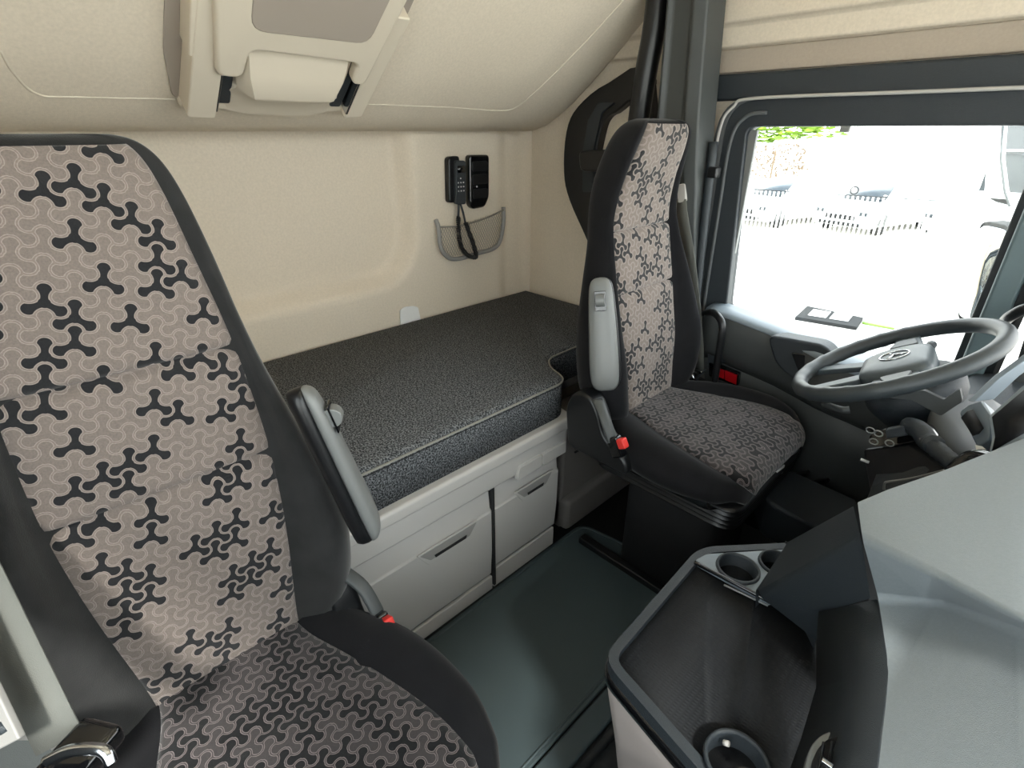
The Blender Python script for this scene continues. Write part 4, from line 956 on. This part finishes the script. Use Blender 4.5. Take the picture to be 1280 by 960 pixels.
def car(x, y, label, body='white', rz=0):
    t = thing('parked_car', label, 'car', (x, y, GZ), 'white cars parked behind the fence')
    t.rotation_euler = (0, 0, rz)
    def L(pts, name, m, w0, par=t):  # profile in (y,z) lofted across x
        rows = []
        for s, k in [(-1, .93), (-.97, .98), (-.8, 1), (0, 1.0), (.8, 1), (.97, .98), (1, .93)]:
            rows.append([(s*w0, a*k if a < 0 else a, b if b < .3 else .3+(b-.3)*(k if abs(s) > .9 else 1)) for a, b in pts])
        return MB().grid(rows, wrap=True, cap=True).build(name, m, par, local=True, bevel=.03)
    L([(-2.1, .25), (-2.15, .55), (-2.05, .75), (-1.2, .92), (1.9, .98), (2.1, .8), (2.1, .25)], 'body', body, .90)
    L([(-1.15, .90), (-.45, 1.38), (.2, 1.46), (1.1, 1.42), (1.8, .97)], 'cabin', body, .74)
    MB().prism([(-.64, -1.14, .95), (.64, -1.14, .95), (.56, -.56, 1.34), (-.56, -.56, 1.34)], (0, -.03, .03)).build('windscreen', 'glassd', t, local=True)
    MB().box((0, -2.16, .52), (.9, .04, .14)).build('grille', 'tyre', t, local=True, bevel=.01)
    MB().box((0, -2.15, .32), (1.3, .04, .10)).build('lower_grille', 'tyre', t, local=True, bevel=.01)
    for s in (-1, 1):
        MB().box((s*.68, -2.12, .66), (.30, .06, .10)).build('headlamp', 'glassd', t, local=True, bevel=.01)
        MB().box((s*.95, -.85, .98), (.16, .12, .12)).build('wing_mirror', body, t, local=True, bevel=.02)
        for yy in (-1.35, 1.3):
            MB().cyl((s*.72, yy, .32), (s*.90, yy, .32), .32, 20).build('wheel', 'tyre', t, local=True)
    return t
car(-7.2, 20.4, 'leftmost white car parked behind the fence outside the window', rz=-.28)
car(-4.5, 21.2, 'middle of the three white cars parked behind the fence', rz=-.26)
car(-1.75, 22.0, 'rightmost white car parked behind the fence outside the window', rz=-.24)

fn = thing('picket_fence', 'long white picket fence in front of the parked cars', 'fence', (-4, 16.2, GZ))
fy = lambda x: 16.2+.16*(x+6)
pk_ = MB()
for k in range(118):
    x = -10+k*.112; y = fy(x)
    pk_.box((x, y, GZ+.72), (.045, .02, 1.34))
pk_.build('pickets', 'white', fn, kind='stuff', smooth=False)
MB().tube([(-10, fy(-10), GZ+1.42), (3.2, fy(3.2), GZ+1.38)], .012, 6).build('top_rail', 'tyre', fn)
MB().tube([(-10, fy(-10), GZ+1.2), (3.2, fy(3.2), GZ+1.2)], .018, 6).build('rail', 'white', fn)
MB().tube([(-10, fy(-10), GZ+.12), (3.2, fy(3.2), GZ+.12)], .03, 6).build('rail', 'white', fn)
c0 = at(1068, 238, y=16.0)
MB().tube([c0+Vector((.09*math.cos(2*PI*k/20), 0, .09*math.sin(2*PI*k/20))) for k in range(20)], .014, 6, closed=True).build('ring_sign', 'tyre', fn)

# wheel stop on the yard, with two white panels
ws = thing('wheel_stop', 'dark framed kerb block with two white panels on the yard', 'kerb block', (-2.4, 10, GZ))
q4 = [at(993, 400, z=GZ), at(1008, 386, z=GZ), at(1078, 401, z=GZ), at(1070, 413, z=GZ)]
ux = (q4[3]-q4[0]); uy = (q4[1]-q4[0])
MB().prism(q4, (0, 0, .06)).build('kerb_frame', 'tyre', ws, bevel=.01)
for k in (0, 1):
    o_ = q4[0]+ux*(.16+.36*k)+uy*.25+Vector((0, 0, .062))
    MB().prism([o_, o_+ux*.30, o_+ux*.30+uy*.5, o_+uy*.5], (0, 0, .01)).build('white_panel', 'white', ws)
tag(MB().prism([at(1078, 402, z=GZ+.004), at(1160, 418, z=GZ+.004), at(1160, 420, z=GZ+.004), at(1078, 405, z=GZ+.004)], (0, 0, .006)).build('paving_joint', 'leaf'), 'thin weedy joint running along the yard from the kerb block', 'joint')

# tree with overhanging leaves at the upper left of the window
tr = thing('leafy_tree', 'lime green tree branch hanging at the window top left', 'tree', (-5.4, 11, GZ))
MB().tube(cr([(-5.6, 11, GZ), (-5.5, 11, 0), (-5.2, 11, 1.4), (-4.6, 10.9, 2.4)], 6), [.16-.004*i for i in range(19)], 8).build('trunk', 'bark', tr)
MB().tube(cr([(-5.3, 11, 1.0), (-4.8, 11, 1.5), (-4.2, 11, 1.6), (-3.6, 11, 1.5)], 6), [.07-.003*i for i in range(19)], 8).build('branch', 'bark', tr)
lf = MB()
for k in range(2200):
    u = random.random(); x = -5.6+2.3*u; zlow = .98+.22*u+.05*math.sin(u*25)
    c = Vector((x, 11+random.uniform(-.7, .7), zlow+random.random()**1.3*1.5)); a_ = random.uniform(0, 6.3); b_ = random.uniform(-.8, .8)
    R_ = Matrix.Rotation(a_, 3, 'Z') @ Matrix.Rotation(b_, 3, 'X'); s_ = random.uniform(.07, .12)
    lf.add([c+R_ @ Vector(p)*s_ for p in ((-1, 0, 0), (0, -.45, .12), (1.1, 0, 0), (0, .45, .12))], [(0, 1, 2, 3)])
lf.build('foliage', 'leaf', tr, kind='stuff', smooth=False)

# perforated pale screen wall far left, white van and grey building to the right
sh = thing('background_hedge', 'sparse pale shrubs beyond the fence at the window left', 'shrub', (-9, 24, GZ))
lf = MB()
for k in range(420):
    c = Vector((random.uniform(-10.6, -8.0), 24+random.uniform(-.3, .3), random.uniform(-.6, .75))); s_ = random.uniform(.03, .075)
    a_ = random.uniform(0, 6); R_ = Matrix.Rotation(a_, 3, 'Y')
    lf.add([c+R_ @ Vector(p)*s_ for p in ((-1, 0, 0), (0, .2, -.6), (1, 0, 0), (0, .2, .6))], [(0, 1, 2, 3)])
lf.build('foliage', 'bark', sh, kind='stuff', smooth=False)
MB().tube([(-9.3, 24, GZ), (-9.3, 24, .5)], .04, 6).build('stem', 'bark', sh)

bg = thing('grey_building', 'grey clad building wall at the right of the window', 'building', (-.2, 9, GZ))
x0 = at(1251, 160, y=9).x
MB().box((x0+1.6, 9.3, GZ+1.85), (3.2, .4, 3.7)).build('wall', 'contain', bg, smooth=False)
for z in (.25, .75, 1.23):
    MB().box((x0+1.6, 9.085, z-.2), (3.2, .03, .025)).build('cladding_rail', 'white', bg, smooth=False)
vn = thing('white_van', 'white van corner edge beside the grey building', 'van', (-.9, 8.2, GZ))
vp = [at(1240, 110, y=8.2), at(1257, 110, y=8.2), at(1251, 200, y=8.2), at(1256, 240, y=8.2), at(1262, 258, y=8.2), at(1245, 254, y=8.2), at(1230, 246, y=8.2)]
MB().prism(rnd(vp, .02, 2), (0, .4, 0)).build('body_panel', 'white', vn, bevel=.01)
MB().box((x0-.25+1.6, 8.45, (GZ+.58)/2), (3.2, .5, .58-GZ)).build('lower_body', 'white', vn, bevel=.02)
MB().tube([vp[1], vp[2], vp[3], vp[4]], .012, 6).build('door_edge', 'contain', vn)

# labels for the few parts that look unlike the rest of their thing
PART_LABELS = {'buckle_button': 'red belt release button', 'red_lens': 'dark red reflector lens', 'thumb_wheel': 'ribbed grey thumb wheel',
               'emblem': 'chrome ring emblem with three points', 'piping': 'pale piping along the edge', 'care_tag': 'small white tag', 'chrome_anchor': 'chrome belt anchor'}
for o in list(C.objects):
    k = o.name.split('.')[0]
    if o.parent is not None and k in PART_LABELS: o['label'] = PART_LABELS[k]
